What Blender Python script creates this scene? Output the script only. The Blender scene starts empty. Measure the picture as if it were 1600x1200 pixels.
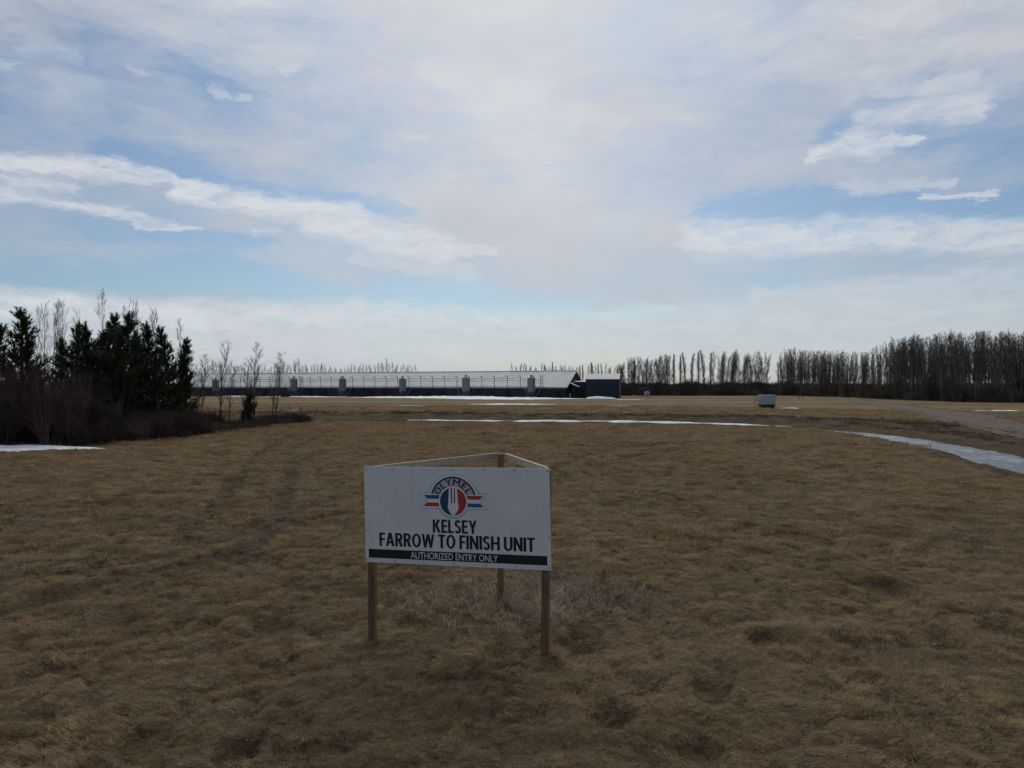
import bpy, math, random
import numpy as np
from mathutils import Vector, Matrix
C = bpy.context
sc = C.scene
R = math.radians
F = 1111.0; HZ = 604.0; CAMH = 3.25

# ------------------------------------------------------------------ camera
cam = bpy.data.objects.new('camera', bpy.data.cameras.new('camera'))
sc.collection.objects.link(cam)
cam.location = (0, 0, CAMH)
cam.rotation_euler = (R(90) + math.atan(4 / F), 0, 0)
cam.data.sensor_width = 36
cam.data.lens = 36 * F / 1600
cam.data.clip_start = 0.1
cam.data.clip_end = 8000
sc.camera = cam
sc.view_settings.view_transform = 'Standard'
sc.view_settings.look = 'None'
sc.view_settings.exposure = 0
sc.view_settings.gamma = 1
sc.render.resolution_x = 1024; sc.render.resolution_y = 768
sc.cycles.max_bounces = 5
sc.cycles.diffuse_bounces = 3
sc.cycles.transparent_max_bounces = 4

# ------------------------------------------------------------------ sun
SUN_EL, SUN_AZ = 43.0, 1.0      # azimuth measured from +Y towards +X
sun = bpy.data.objects.new('sun', bpy.data.lights.new('sun', 'SUN'))
sc.collection.objects.link(sun)
sun.data.energy = 2.3
sun.data.angle = R(60)
sun.data.color = (1.0, 0.94, 0.86)
sd = Vector((math.sin(R(SUN_AZ)) * math.cos(R(SUN_EL)), math.cos(R(SUN_AZ)) * math.cos(R(SUN_EL)), math.sin(R(SUN_EL))))
sun.rotation_euler = sd.to_track_quat('Z', 'Y').to_euler()

# ------------------------------------------------------------------ node helpers
class NT:
    def __init__(s, tree): s.t = tree
    def n(s, kind, **kw):
        nd = s.t.nodes.new(kind)
        for k, v in kw.items(): setattr(nd, k, v)
        return nd
    def l(s, a, b): s.t.links.new(a, b)
    def put(s, sock, v):
        if isinstance(v, bpy.types.NodeSocket): s.l(v, sock)
        elif v is not None:
            if isinstance(v, (tuple, list)) and len(v) == 3 and sock.type == 'RGBA': v = (*v, 1)
            sock.default_value = v
    def m(s, op, a, b=None, c=None, clamp=False):
        nd = s.n('ShaderNodeMath', operation=op, use_clamp=clamp)
        for i, v in enumerate((a, b, c)):
            if v is not None: s.put(nd.inputs[i], v)
        return nd.outputs[0]
    def v(s, op, a, b=None, scale=None):
        nd = s.n('ShaderNodeVectorMath', operation=op)
        s.put(nd.inputs[0], a)
        if b is not None: s.put(nd.inputs[1], b)
        if scale is not None: s.put(nd.inputs['Scale'], scale)
        return nd.outputs['Value'] if op in ('DOT_PRODUCT', 'LENGTH', 'DISTANCE') else nd.outputs[0]
    def comb(s, x, y, z=0.0):
        nd = s.n('ShaderNodeCombineXYZ')
        for i, v in enumerate((x, y, z)): s.put(nd.inputs[i], v)
        return nd.outputs[0]
    def sep(s, vec):
        nd = s.n('ShaderNodeSeparateXYZ'); s.l(vec, nd.inputs[0]); return nd.outputs
    def noise(s, vec, scale, detail=4, rough=.55, dist=0.0, color=False):
        nd = s.n('ShaderNodeTexNoise')
        if vec is not None: s.l(vec, nd.inputs['Vector'])
        nd.inputs['Scale'].default_value = scale; nd.inputs['Detail'].default_value = detail
        nd.inputs['Roughness'].default_value = rough; nd.inputs['Distortion'].default_value = dist
        return nd.outputs['Color'] if color else nd.outputs[0]
    def mr(s, v, a, b, c=0.0, d=1.0, smooth=True):
        nd = s.n('ShaderNodeMapRange', interpolation_type='SMOOTHSTEP' if smooth else 'LINEAR')
        for i, q in enumerate((v, a, b, c, d)): s.put(nd.inputs[i], q)
        return nd.outputs[0]
    def mix(s, f, a, b, mode='MIX'):
        nd = s.n('ShaderNodeMix', data_type='RGBA', blend_type=mode)
        s.put(nd.inputs[0], f); s.put(nd.inputs[6], a); s.put(nd.inputs[7], b)
        return nd.outputs[2]

# ------------------------------------------------------------------ world: sky texture with veiled and streaked cloud
world = bpy.data.worlds.new('World'); sc.world = world; world.use_nodes = True
w = NT(world.node_tree); w.t.nodes.clear()
STR = 0.1
sky = w.n('ShaderNodeTexSky', sky_type='NISHITA', sun_disc=False, sun_elevation=R(SUN_EL), sun_rotation=R(SUN_AZ),
          air_density=1.0, dust_density=1.2, ozone_density=1.6)
tc = w.n('ShaderNodeTexCoord')
dx, dy, dz = w.sep(tc.outputs['Generated'])
az = w.m('ARCTAN2', dx, dy)
el = w.m('ARCSINE', dz)
P = w.comb(az, el)
def A(px, py):
    a = math.atan((px - 800) / F)
    return (a, math.atan((HZ - py) / F * math.cos(a)))
stretch = w.v('MULTIPLY', P, (1.0, 3.0, 1.0))
wobA = w.v('SUBTRACT', w.noise(stretch, 5.0, 7, .62, color=True), (.5, .5, .5))
wobB = w.v('SUBTRACT', w.noise(stretch, 22.0, 8, .7, color=True), (.5, .5, .5))
def warp(a, b):
    q = w.v('ADD', P, w.v('MULTIPLY', wobA, (a, a * .45, 0)))
    return w.v('ADD', q, w.v('MULTIPLY', wobB, (b, b * .6, 0)))
Psoft = warp(.24, .05); Pcrisp = warp(.075, .062)
def capsule(Pq, p0, p1, r0, r1, s0=1.0, s1=.25):
    """soft-edged streak between two directions in the sky; radii in photo pixels"""
    a = Vector((*A(*p0), 0)); b = Vector((*A(*p1), 0)); ab = b - a
    r0 /= F; r1 /= F
    d = w.v('SUBTRACT', Pq, tuple(a))
    h = w.m('MULTIPLY', w.v('DOT_PRODUCT', d, tuple(ab)), 1 / ab.length_squared, clamp=True)
    off = w.v('LENGTH', w.v('SUBTRACT', d, w.v('SCALE', tuple(ab), scale=h)))
    rad = w.m('MULTIPLY_ADD', h, r1 - r0, r0)
    return w.mr(w.m('DIVIDE', off, rad), s0, s1)
# thin veil over most of the sky
veil = w.noise(stretch, 2.6, 7, .6, .4)
veil = w.mr(veil, .35, .68, .46, .92)
fine = w.noise(w.v('MULTIPLY', Psoft, (1, 3.6, 1)), 9.0, 9, .68)
veil = w.m('ADD', veil, w.mr(fine, .3, .7, -.24, .22, False))
def add(acc, x, k): return w.m('MULTIPLY_ADD', x, k, acc)
blue = [  # gaps where the blue shows
    ((-50, 440), (330, 432), 58, 45, .75), ((330, 432), (760, 478), 42, 26, .68), ((760, 478), (1000, 486), 24, 18, .55),
    ((1120, 318), (1300, 328), 24, 40, .75), ((1300, 328), (1650, 320), 42, 38, .8), ((1330, 200), (1650, 215), 40, 60, .50),
    ((150, 240), (620, 315), 34, 22, .5), ((-40, 330), (200, 350), 26, 22, .30), ((-60, 110), (330, 150), 95, 70, .38), ((330, 120), (560, 190), 60, 70, .22),
    ((1120, 425), (1250, 432), 16, 14, .35), ((1380, 160), (1440, 120), 25, 20, .30), ((230, 345), (430, 370), 26, 20, .42), ((250, 532), (330, 520), 12, 12, .2)]
for p0, p1, r0, r1, k in blue:
    veil = w.m('SUBTRACT', veil, w.m('MULTIPLY', capsule(Psoft, p0, p1, r0 * 1.25, r1 * 1.25, 1.0, .1), k * 1.2))
white = [
    ((700, -60), (860, 240), 240, 200, .22), ((700, 330), (1020, 380), 110, 80, .22), ((1000, 340), (1090, 360), 60, 40, .2)]
for p0, p1, r0, r1, k in white:
    veil = add(veil, capsule(Psoft, p0, p1, r0, r1, 1.0, .1), k)
veil = w.m('MULTIPLY', veil, 1.0, clamp=True)
# brighter, sharper clouds
puff = None
puffs = [
    ((5, 252), (150, 262), 13, 17, .95), ((150, 264), (275, 281), 17, 11, .95), ((280, 296), (380, 312), 15, 18, 1.), ((380, 310), (560, 338), 17, 24, 1.),
    ((500, 338), (690, 388), 26, 30, .95), ((560, 365), (770, 388), 22, 9, .7), ((0, 312), (210, 334), 12, 7, .75), ((10, 283), (110, 294), 13, 9, .6),
    ((215, 343), (310, 350), 8, 4, .8), ((560, 402), (730, 430), 9, 22, .4), ((400, 354), (440, 355), 5, 4, .5),
    ((-40, 474), (120, 480), 24, 20, .95), ((100, 482), (330, 505), 20, 26, .85), ((300, 500), (600, 494), 22, 30, .75), ((560, 492), (900, 520), 28, 30, .6),
    ((-100, 520), (700, 530), 40, 45, .5), ((600, 545), (1000, 530), 40, 40, .4), ((850, 508), (1650, 470), 22, 52, .45), ((1000, 550), (1700, 540), 50, 60, .35),
    ((1095, 365), (1330, 372), 26, 24, .85), ((1290, 360), (1650, 372), 22, 30, .75), ((1180, 462), (1600, 432), 14, 22, .45),
    ((1270, 240), (1340, 222), 7, 17, .9), ((1340, 222), (1450, 211), 18, 5, .85), ((1355, 185), (1540, 162), 14, 18, .6), ((1390, 135), (1500, 130), 14, 14, .4),
    ((1320, 288), (1470, 280), 9, 7, .45), ((1430, 305), (1550, 299), 6, 5, .75), ((1400, 348), (1420, 344), 7, 5, .4),
    ((332, 145), (356, 146), 8, 8, .5), ((370, 152), (382, 154), 6, 5, .5), ((440, 110), (462, 105), 6, 9, .45), ((40, 74), (118, 84), 11, 12, .3),
    ((208, 110), (222, 112), 6, 8, .28), ((90, 135), (150, 150), 20, 20, .25), ((645, 217), (665, 216), 6, 6, .3), ((0, 103), (30, 104), 7, 6, .35)]
for p0, p1, r0, r1, k in puffs:
    x = w.m('MULTIPLY', capsule(Pcrisp, p0, p1, r0 * 1.35, r1 * 1.1, 1.15, .25), k)
    puff = x if puff is None else w.m('MAXIMUM', puff, x)
brk = w.mr(w.noise(w.v('MULTIPLY', Pcrisp, (1, 3.6, 1)), 20, 9, .72), .30, .60, .35, 1.1)
puff = w.m('MULTIPLY', puff, brk)
# colour of the veil: brightest round the veiled sun, greyer to the sides and behind
sundot = w.v('DOT_PRODUCT', tc.outputs['Generated'], tuple(sd))
glow = w.mr(sundot, .62, 1.0, 0, 1)
base = w.mix(w.mr(sundot, -.3, .62), (2.3, 2.7, 3.3), (3.8, 4.3, 5.05))
veilcol = w.mix(glow, base, (6.7, 6.85, 7.1))
grey = w.noise(w.v('MULTIPLY', P, (1.4, 2.2, 1)), 2.2, 5, .55)
veilcol = w.mix(1.0, veilcol, w.mix(w.mr(grey, .35, .65), (.93, .93, .94), (1.05, 1.05, 1.05)), 'MULTIPLY')
hz = w.mr(el, .0, .30, 1, 0)
veilcol = w.mix(w.m('MULTIPLY', hz, .75), veilcol, (5.2, 5.65, 6.2))
skyc = w.mix(1.0, sky.outputs[0], (.52, .63, .72), 'MULTIPLY')
col = w.mix(veil, skyc, veilcol)
col = w.mix(w.m('MULTIPLY', puff, .8, clamp=True), col, (7.0, 7.25, 7.55))
col = w.mix(w.mr(el, -.02, 0), (1.2, 1.0, .8), col)
bg = w.n('ShaderNodeBackground'); w.l(col, bg.inputs[0]); bg.inputs[1].default_value = STR
wo = w.n('ShaderNodeOutputWorld'); w.l(bg.outputs[0], wo.inputs[0])
world.cycles.sampling_method = 'MANUAL'
world.cycles.sample_map_resolution = 512

# ------------------------------------------------------------------ materials
def mat(name):
    m = bpy.data.materials.new(name); m.use_nodes = True
    nt = NT(m.node_tree); nt.t.nodes.clear()
    out = nt.n('ShaderNodeOutputMaterial'); p = nt.n('ShaderNodeBsdfPrincipled')
    nt.l(p.outputs[0], out.inputs[0]); p.inputs['Specular IOR Level'].default_value = .25
    return m, nt, p, out
def simple(name, c1, c2, scale=6, rough=.75, metal=0.0, bump=0.0, stretch_=(1, 1, 1), spec=.3, detail=5, obj_random=0.0):
    m, nt, p, out = mat(name)
    t = nt.n('ShaderNodeTexCoord'); v = nt.v('MULTIPLY', t.outputs['Object'], stretch_)
    f = nt.noise(v, scale, detail, .6)
    f2 = nt.mr(f, .3, .7)
    col = nt.mix(f2, c1, c2)
    if obj_random:
        oi = nt.n('ShaderNodeObjectInfo')
        k = nt.mr(oi.outputs['Random'], 0, 1, 1 - obj_random, 1 + obj_random, False)
        col = nt.v('SCALE', col, scale=k)
    nt.l(col, p.inputs['Base Color'])
    p.inputs['Roughness'].default_value = rough; p.inputs['Metallic'].default_value = metal
    p.inputs['Specular IOR Level'].default_value = spec
    if bump:
        b = nt.n('ShaderNodeBump'); b.inputs['Strength'].default_value = bump; b.inputs['Distance'].default_value = .02
        nt.l(f, b.inputs['Height']); nt.l(b.outputs[0], p.inputs['Normal'])
    return m
M = {}
M['post'] = simple('treated_wood', (.12, .068, .036), (.22, .14, .08), 3, .85, bump=.4, stretch_=(14, 14, 1))
M['rail'] = simple('bare_lumber', (.26, .21, .16), (.42, .36, .29), 3, .8, bump=.2, stretch_=(10, 10, 10))
def panel_mat():
    m, nt, p, out = mat('white_sign_panel'); t = nt.n('ShaderNodeTexCoord').outputs['Object']
    a = nt.mr(nt.noise(t, 1.6, 5, .6), .3, .7); c = nt.mix(a, (.66, .67, .69), (.74, .745, .75))
    run = nt.mr(nt.noise(nt.v('MULTIPLY', t, (9, 9, .7)), 2.5, 6, .7), .52, .75)
    x_, y_, z_ = nt.sep(t)
    low = nt.mr(nt.m('ADD', z_, nt.m('MULTIPLY', nt.noise(t, 5, 5, .7), .5)), 1.15, 1.5, 1, 0)
    spk = nt.mr(nt.noise(t, 60, 3, .6), .60, .68)
    c = nt.mix(nt.m('MULTIPLY', run, .22), c, (.42, .40, .36)); c = nt.mix(nt.m('MULTIPLY', nt.m('MULTIPLY', spk, low), .5), c, (.22, .17, .12)); c = nt.mix(nt.m('MULTIPLY', low, .12), c, (.4, .35, .28))
    nt.l(c, p.inputs['Base Color']); p.inputs['Roughness'].default_value = .35
    b = nt.n('ShaderNodeBump'); b.inputs['Strength'].default_value = .25; b.inputs['Distance'].default_value = .01; nt.l(nt.noise(t, 1.3, 2, .5), b.inputs['Height']); nt.l(b.outputs[0], p.inputs['Normal'])
    return m
M['panel'] = panel_mat()
M['black'] = simple('black_print', (.012, .012, .014), (.018, .018, .02), 5, .5)
M['white'] = simple('white_print', (.74, .75, .77), (.8, .8, .8), 5, .5)
M['blueink'] = simple('blue_print', (.01, .09, .22), (.012, .11, .26), 5, .5)
M['teal'] = simple('dark_blue_print', (.012, .05, .10), (.014, .07, .13), 5, .5)
M['navy'] = simple('navy_print', (.015, .018, .06), (.02, .022, .075), 5, .5)
M['red'] = simple('red_print', (.42, .035, .04), (.48, .045, .05), 5, .5)
M['tan'] = simple('tan_print', (.40, .36, .31), (.52, .50, .50), 2.5, .5)
M['glow'] = simple('pale_blue_print', (.40, .48, .60), (.46, .53, .63), 5, .5)
M['screw'] = simple('zinc_screw', (.10, .14, .2), (.14, .18, .25), 20, .5, .4)
M['siding'] = simple('navy_steel_siding', (.017, .029, .042), (.026, .041, .058), .6, .6, bump=.1)
M['roof'] = simple('pale_steel_roof', (.40, .405, .41), (.52, .52, .52), .35, .6, stretch_=(1, 1, 1), bump=.05)
M['trim'] = simple('pale_trim', (.42, .43, .45), (.5, .5, .52), 1, .6)
M['darkmetal'] = simple('dark_steel', (.02, .022, .026), (.04, .042, .046), 3, .55, .3)
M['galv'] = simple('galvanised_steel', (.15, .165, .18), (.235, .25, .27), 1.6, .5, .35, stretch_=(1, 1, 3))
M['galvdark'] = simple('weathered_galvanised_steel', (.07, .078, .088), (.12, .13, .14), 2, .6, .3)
M['box'] = simple('grey_white_enamel', (.33, .37, .40), (.42, .46, .49), 1.2, .5)
def snow_mat():
    m, nt, p, out = mat('old_granular_snow'); g_ = nt.n('ShaderNodeNewGeometry').outputs['Position']
    a = nt.mr(nt.noise(g_, 1.2, 6, .65), .35, .65); b = nt.mr(nt.noise(g_, 7, 5, .7), .56, .72); c_ = nt.noise(g_, 14, 5, .7)
    c = nt.mix(a, (.50, .53, .57), (.76, .77, .79)); c = nt.mix(nt.m('MULTIPLY', b, .6), c, (.24, .21, .17))
    nt.l(c, p.inputs['Base Color']); p.inputs['Roughness'].default_value = .65
    bp = nt.n('ShaderNodeBump'); bp.inputs['Strength'].default_value = .7; bp.inputs['Distance'].default_value = .06
    nt.l(nt.m('ADD', c_, a), bp.inputs['Height']); nt.l(bp.outputs[0], p.inputs['Normal']); return m
M['snow'] = snow_mat()
M['bark'] = simple('grey_bark', (.055, .048, .040), (.12, .105, .09), 2, .9, stretch_=(3, 3, .6), obj_random=.3)
M['aspenbark'] = simple('pale_aspen_bark', (.13, .115, .095), (.26, .235, .20), 1.2, .9, stretch_=(3, 3, .5), obj_random=.45)
M['twig'] = simple('bare_twigs', (.058, .045, .035), (.11, .086, .067), .6, .9, obj_random=.35)
M['paletwig'] = simple('grey_twigs', (.095, .078, .064), (.165, .138, .115), .6, .9, obj_random=.3)
M['redtwig'] = simple('red_brown_twigs', (.044, .024, .018), (.082, .048, .036), .7, .9, obj_random=.3)
M['pinebark'] = simple('pine_bark', (.03, .02, .014), (.07, .045, .03), 3, .9, stretch_=(3, 3, .6))
def needle_mat():
    m, nt, p, out = mat('pine_needles')
    t = nt.n('ShaderNodeTexCoord'); oi = nt.n('ShaderNodeObjectInfo')
    f = nt.mr(nt.noise(t.outputs['Object'], 1.3, 5, .65), .3, .7)
    c = nt.mix(f, (.018, .032, .014), (.055, .080, .034))
    c = nt.mix(nt.m('MULTIPLY', oi.outputs['Random'], .3), c, (.045, .042, .02))
    nt.l(c, p.inputs['Base Color']); p.inputs['Roughness'].default_value = .7
    return m
M['needle'] = needle_mat()

# ------------------------------------------------------------------ numpy noise and terrain
def _h(ix, iy, s):
    n = (ix.astype(np.int64) * 374761393 + iy.astype(np.int64) * 668265263 + s * 1442695041) & 0xffffffff
    n = ((n ^ (n >> 13)) * 1274126177) & 0xffffffff
    return ((n ^ (n >> 16)) & 0xffff) / 65535.0
def vn(x, y, f, s=0):
    x = np.asarray(x, float) * f; y = np.asarray(y, float) * f
    ix = np.floor(x); iy = np.floor(y); fx = x - ix; fy = y - iy
    fx = fx * fx * (3 - 2 * fx); fy = fy * fy * (3 - 2 * fy)
    ix = ix.astype(np.int64); iy = iy.astype(np.int64)
    a = _h(ix, iy, s); b = _h(ix + 1, iy, s); c = _h(ix, iy + 1, s); d = _h(ix + 1, iy + 1, s)
    return (a + (b - a) * fx + (c - a) * fy + (a - b - c + d) * fx * fy) * 2 - 1
def fbm(x, y, f, s=0, o=3):
    r = 0; a = 1.0
    for k in range(o): r = r + a * vn(x, y, f * 2.03 ** k, s + k * 17); a *= .5
    return r
def sstep(a, b, x):
    t = np.clip((x - a) / (b - a), 0, 1); return t * t * (3 - 2 * t)
def G(px, py, z=0.0):
    D = (CAMH - z) * F / (py - HZ); return ((px - 800) / F * D, D)
def seg_dist(x, y, pts):
    """distance, signed side and arc parameter to a polyline"""
    best = np.full(x.shape, 1e9); side = np.zeros(x.shape); arc = np.zeros(x.shape); L = 0
    for (x0, y0), (x1, y1) in zip(pts[:-1], pts[1:]):
        dx, dy = x1 - x0, y1 - y0; l2 = dx * dx + dy * dy
        t = np.clip(((x - x0) * dx + (y - y0) * dy) / l2, 0, 1)
        d = np.hypot(x - x0 - t * dx, y - y0 - t * dy); k = d < best
        side = np.where(k, np.sign(dx * (y - y0) - dy * (x - x0)), side)
        arc = np.where(k, L + t * math.sqrt(l2), arc); best = np.where(k, d, best); L += math.sqrt(l2)
    return best, side, arc
def smooth_line(pts, n=6):
    out = []
    P_ = [pts[0]] + list(pts) + [pts[-1]]
    for i in range(1, len(P_) - 2):
        p0, p1, p2, p3 = [np.array(q, float) for q in P_[i - 1:i + 3]]
        for k in range(n):
            t = k / n
            out.append(tuple(.5 * ((2 * p1) + (-p0 + p2) * t + (2 * p0 - 5 * p1 + 4 * p2 - p3) * t * t + (-p0 + 3 * p1 - 3 * p2 + p3) * t ** 3)))
    out.append(tuple(pts[-1])); return out
DITCH = smooth_line([(6, -60), (11, -20), (16.5, 8), (20, 20.5), (22.5, 31.2), (24.2, 38), (25.4, 46.6), (25.0, 52.2), (22.8, 57.2), (16.6, 62), (6, 66), (-7, 68), (-30, 70), (-90, 74), (-200, 80)], 4)
def gline(pts): return smooth_line([G(*p) for p in pts], 5)
RUTS = [gline([(480, 668), (435, 690), (405, 712), (362, 765), (338, 800), (290, 850)]),
        gline([(520, 670), (478, 690), (462, 710), (448, 770), (430, 815), (380, 880)]),
        gline([(570, 772), (470, 800), (390, 832), (300, 862), (170, 890), (-40, 918)]),
        gline([(572, 806), (470, 822), (400, 850), (330, 880), (200, 905), (0, 960)]),
        gline([(1120, 688), (1010, 696), (930, 708), (862, 738), (700, 800)]),
        gline([(1090, 700), (1000, 712), (920, 732), (866, 760)])]
HOLES = [(430, 985, .42), (180, 972, .38), (240, 1150, .3), (1110, 1080, .25), (905, 1010, .3), (1190, 1000, .22), (1370, 920, .5),
         (1570, 985, .3), (1100, 1175, .3), (370, 1165, .2), (960, 1120, .25), (1480, 1010, .3), (1330, 1010, .25)]
HOLES = [(*G(a, b), r) for a, b, r in HOLES]
TRACKS = [smooth_line([(30, 42), (37, 58), (56, 98), (86, 180), (110, 260)], 5), smooth_line([(33.5, 41), (41, 58), (60, 98), (90, 180), (115, 262)], 5)]
def tufts(x, y):
    wx = x + .16 * vn(x, y, 2.2, 91); wy = y + .16 * vn(x, y, 2.2, 92)
    return np.minimum(np.abs(vn(wx, wy, 2.1, 13)) * 1.3, 1) ** .7 * .7 + np.abs(vn(wx, wy, 4.6, 14)) * .35
def terrain(x, y, full=False):
    x = np.asarray(x, float); y = np.asarray(y, float); r = np.hypot(x, y)
    z = .10 * vn(x, y, .045, 3) * (1 - sstep(80, 160, r)) + .10 * vn(x, y, .02, 9) * sstep(80, 110, r) * (1 - sstep(140, 260, r))
    near = 1 - sstep(40, 85, r)
    hum = .030 * fbm(x, y, 1.5, 11, 3) + .04 * fbm(x, y * .7, .6, 23, 2) + .10 * tufts(x, y)
    z = z + hum * near * sstep(0, 4, r)
    d, side, arc = seg_dist(x, y, DITCH)
    # outside of the bend (far from the lens) is to the right of the travel direction here
    far = side < 0
    ragged = .35 * vn(x, y, .5, 31)
    bed = 1 - sstep(.7, 2.6, d + ragged * .45)
    z = z - .44 * bed
    lift = np.where(far, .42 * sstep(2.2, 6.0, d) * (1 - sstep(26, 60, d)), 0)
    z = z + lift + .10 * vn(x, y, .8, 41) * np.where(far, sstep(2.0, 3.5, d) * (1 - sstep(6, 9, d)), 0)
    rut = np.zeros(x.shape)
    for L in RUTS:
        dd, _, _ = seg_dist(x, y, L); rut = np.maximum(rut, (1 - sstep(.14, .42, dd + .08 * vn(x, y, 1.3, 5))) * (.6 + .4 * vn(x, y, .3, 8)))
    z = z - .10 * rut
    hole = np.zeros(x.shape)
    for hx, hy, hr in HOLES:
        q = np.hypot(x - hx, (y - hy) * .8) / hr + .3 * vn(x, y, 3.1, 77)
        hole = np.maximum(hole, 1 - sstep(.35, 1.15, q))
    z = z - .13 * hole
    if not full: return z
    bank = np.maximum(np.where(far, sstep(1.2, 2.2, d) * (1 - sstep(6.0, 11, d + ragged * 5)), 0) * .95, (1 - sstep(2.6, 3.5, d + ragged * .6)))
    return z, d, side, bank, rut, hole
def T(x, y): return float(terrain(np.array([x]), np.array([y]))[0])

# ------------------------------------------------------------------ mesh helpers
def link(o): sc.collection.objects.link(o); return o
def tag(o, label=None, cat=None, group=None, kind=None):
    if label: o['label'] = label
    if cat: o['category'] = cat
    if group: o['group'] = group
    if kind: o['kind'] = kind
    return o
def empty(name, loc=(0, 0, 0), rz=0.0):
    o = bpy.data.objects.new(name, None); link(o); o.location = loc; o.rotation_euler = (0, 0, rz); o.empty_display_size = .3; return o
class MB:
    def __init__(s): s.V = []; s.Fc = []
    def add(s, vs, fs):
        n = len(s.V); s.V += [tuple(v) for v in vs]; s.Fc += [tuple(i + n for i in f) for f in fs]; return s
    def box(s, x0, x1, y0, y1, z0, z1, mtx=None):
        v = [Vector(p) for p in ((x0, y0, z0), (x1, y0, z0), (x1, y1, z0), (x0, y1, z0), (x0, y0, z1), (x1, y0, z1), (x1, y1, z1), (x0, y1, z1))]
        if mtx: v = [mtx @ q for q in v]
        return s.add(v, ((0, 3, 2, 1), (4, 5, 6, 7), (0, 1, 5, 4), (1, 2, 6, 5), (2, 3, 7, 6), (3, 0, 4, 7)))
    def tube(s, pts, rads, n=6, cap=True):
        pts = [Vector(p) for p in pts]; m = len(pts); vs = []
        up0 = None
        for i, p in enumerate(pts):
            d = (pts[min(i + 1, m - 1)] - pts[max(i - 1, 0)]).normalized()
            if up0 is None: up0 = d.orthogonal().normalized()
            a = (up0 - d * up0.dot(d));
            a = a.normalized() if a.length > 1e-6 else d.orthogonal().normalized()
            up0 = a; b = d.cross(a); r = rads[i] if hasattr(rads, '__len__') else rads
            for k in range(n):
                t = 2 * math.pi * k / n; vs.append(p + (a * math.cos(t) + b * math.sin(t)) * r)
        fs = [(i * n + k, i * n + (k + 1) % n, (i + 1) * n + (k + 1) % n, (i + 1) * n + k) for i in range(m - 1) for k in range(n)]
        if cap: fs += [tuple(range(n))[::-1], tuple((m - 1) * n + k for k in range(n))]
        return s.add(vs, fs)
    def bar(s, a, b, r, n=6): return s.tube([a, b], r, n)
    def lathe(s, prof, n=24, c=(0, 0, 0)):
        vs = []; 
        for r, z in prof:
            for k in range(n):
                t = 2 * math.pi * k / n; vs.append((c[0] + r * math.cos(t), c[1] + r * math.sin(t), c[2] + z))
        fs = [(i * n + k, i * n + (k + 1) % n, (i + 1) * n + (k + 1) % n, (i + 1) * n + k) for i in range(len(prof) - 1) for k in range(n)]
        return s.add(vs, fs)
    def build(s, name, m, parent=None, smooth=False):
        me = bpy.data.meshes.new(name); me.from_pydata(s.V, [], s.Fc); me.update()
        if smooth: me.polygons.foreach_set('use_smooth', [True] * len(me.polygons))
        me.materials.append(m)
        o = bpy.data.objects.new(name, me); link(o); o.parent = parent; return o
def np_mesh(name, V, quads, m, attrs=None, smooth=True):
    me = bpy.data.meshes.new(name)
    me.vertices.add(len(V)); me.vertices.foreach_set('co', V.astype(np.float32).ravel())
    k = quads.shape[1]; nq = len(quads)
    me.loops.add(nq * k); me.loops.foreach_set('vertex_index', quads.astype(np.int32).ravel())
    me.polygons.add(nq); me.polygons.foreach_set('loop_start', np.arange(nq, dtype=np.int32) * k)
    me.polygons.foreach_set('use_smooth', np.full(nq, smooth))
    for nm, arr in (attrs or {}).items():
        a = me.attributes.new(nm, 'FLOAT', 'POINT'); a.data.foreach_set('value', arr.astype(np.float32).ravel())
    me.update(calc_edges=True); me.materials.append(m)
    return link(bpy.data.objects.new(name, me))
def copy_tree(o, parent=None):
    c = o.copy(); sc.collection.objects.link(c); c.parent = parent
    for ch in [q for q in o.children]: copy_tree(ch, c)
    return c

# ------------------------------------------------------------------ ground
def ground_mat():
    m, nt, p, out = mat('dry_prairie_ground')
    g = nt.n('ShaderNodeNewGeometry'); pos = g.outputs['Position']
    flat = nt.v('MULTIPLY', pos, (1, 1, 0))
    a = nt.mr(nt.noise(flat, .09, 6, .6), .35, .65)
    b = nt.mr(nt.noise(flat, 1.1, 6, .7), .3, .7)
    c = nt.mr(nt.noise(flat, 9.0, 5, .7), .3, .7)
    col = nt.mix(a, (.100, .068, .038), (.165, .118, .066))
    col = nt.mix(nt.m('MULTIPLY', b, .6), col, (.075, .054, .034))
    col = nt.mix(nt.m('MULTIPLY', c, .5), col, (.20, .15, .095))
    # long streaks that run across the far fields
    st = nt.mr(nt.noise(nt.v('MULTIPLY', pos, (.012, .14, 0)), 1.0, 5, .6), .36, .62)
    dist = nt.v('LENGTH', flat)
    farw = nt.mr(dist, 55, 95)
    farc = nt.mix(st, (.080, .052, .028), (.235, .168, .082))
    col = nt.mix(nt.m('MULTIPLY', farw, .8), col, farc)
    bk = nt.n('ShaderNodeAttribute', attribute_name='bank').outputs['Fac']
    rt = nt.n('ShaderNodeAttribute', attribute_name='rut').outputs['Fac']
    col = nt.mix(nt.m('MULTIPLY', bk, .8), col, nt.mix(b, (.034, .024, .013), (.095, .068, .036)))
    col = nt.mix(nt.m('MULTIPLY', rt, .85), col, (.034, .023, .014))
    nt.l(col, p.inputs['Base Color']); p.inputs['Roughness'].default_value = .95; p.inputs['Specular IOR Level'].default_value = .1
    bp = nt.n('ShaderNodeBump'); bp.inputs['Strength'].default_value = .8; bp.inputs['Distance'].default_value = .08
    nt.l(nt.m('ADD', c, nt.m('MULTIPLY', b, 1.5)), bp.inputs['Height']); nt.l(bp.outputs[0], p.inputs['Normal'])
    return m
th = np.concatenate([np.arange(-45, 45, .22), np.arange(45, 315, 3.0)])
rr = np.concatenate([[.01, .5, 1.2, 2.2], np.exp(np.linspace(math.log(3.2), math.log(260), 430)), np.exp(np.linspace(math.log(275), math.log(4500), 30))])
TH, RR = np.meshgrid(np.radians(th), rr)
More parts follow.
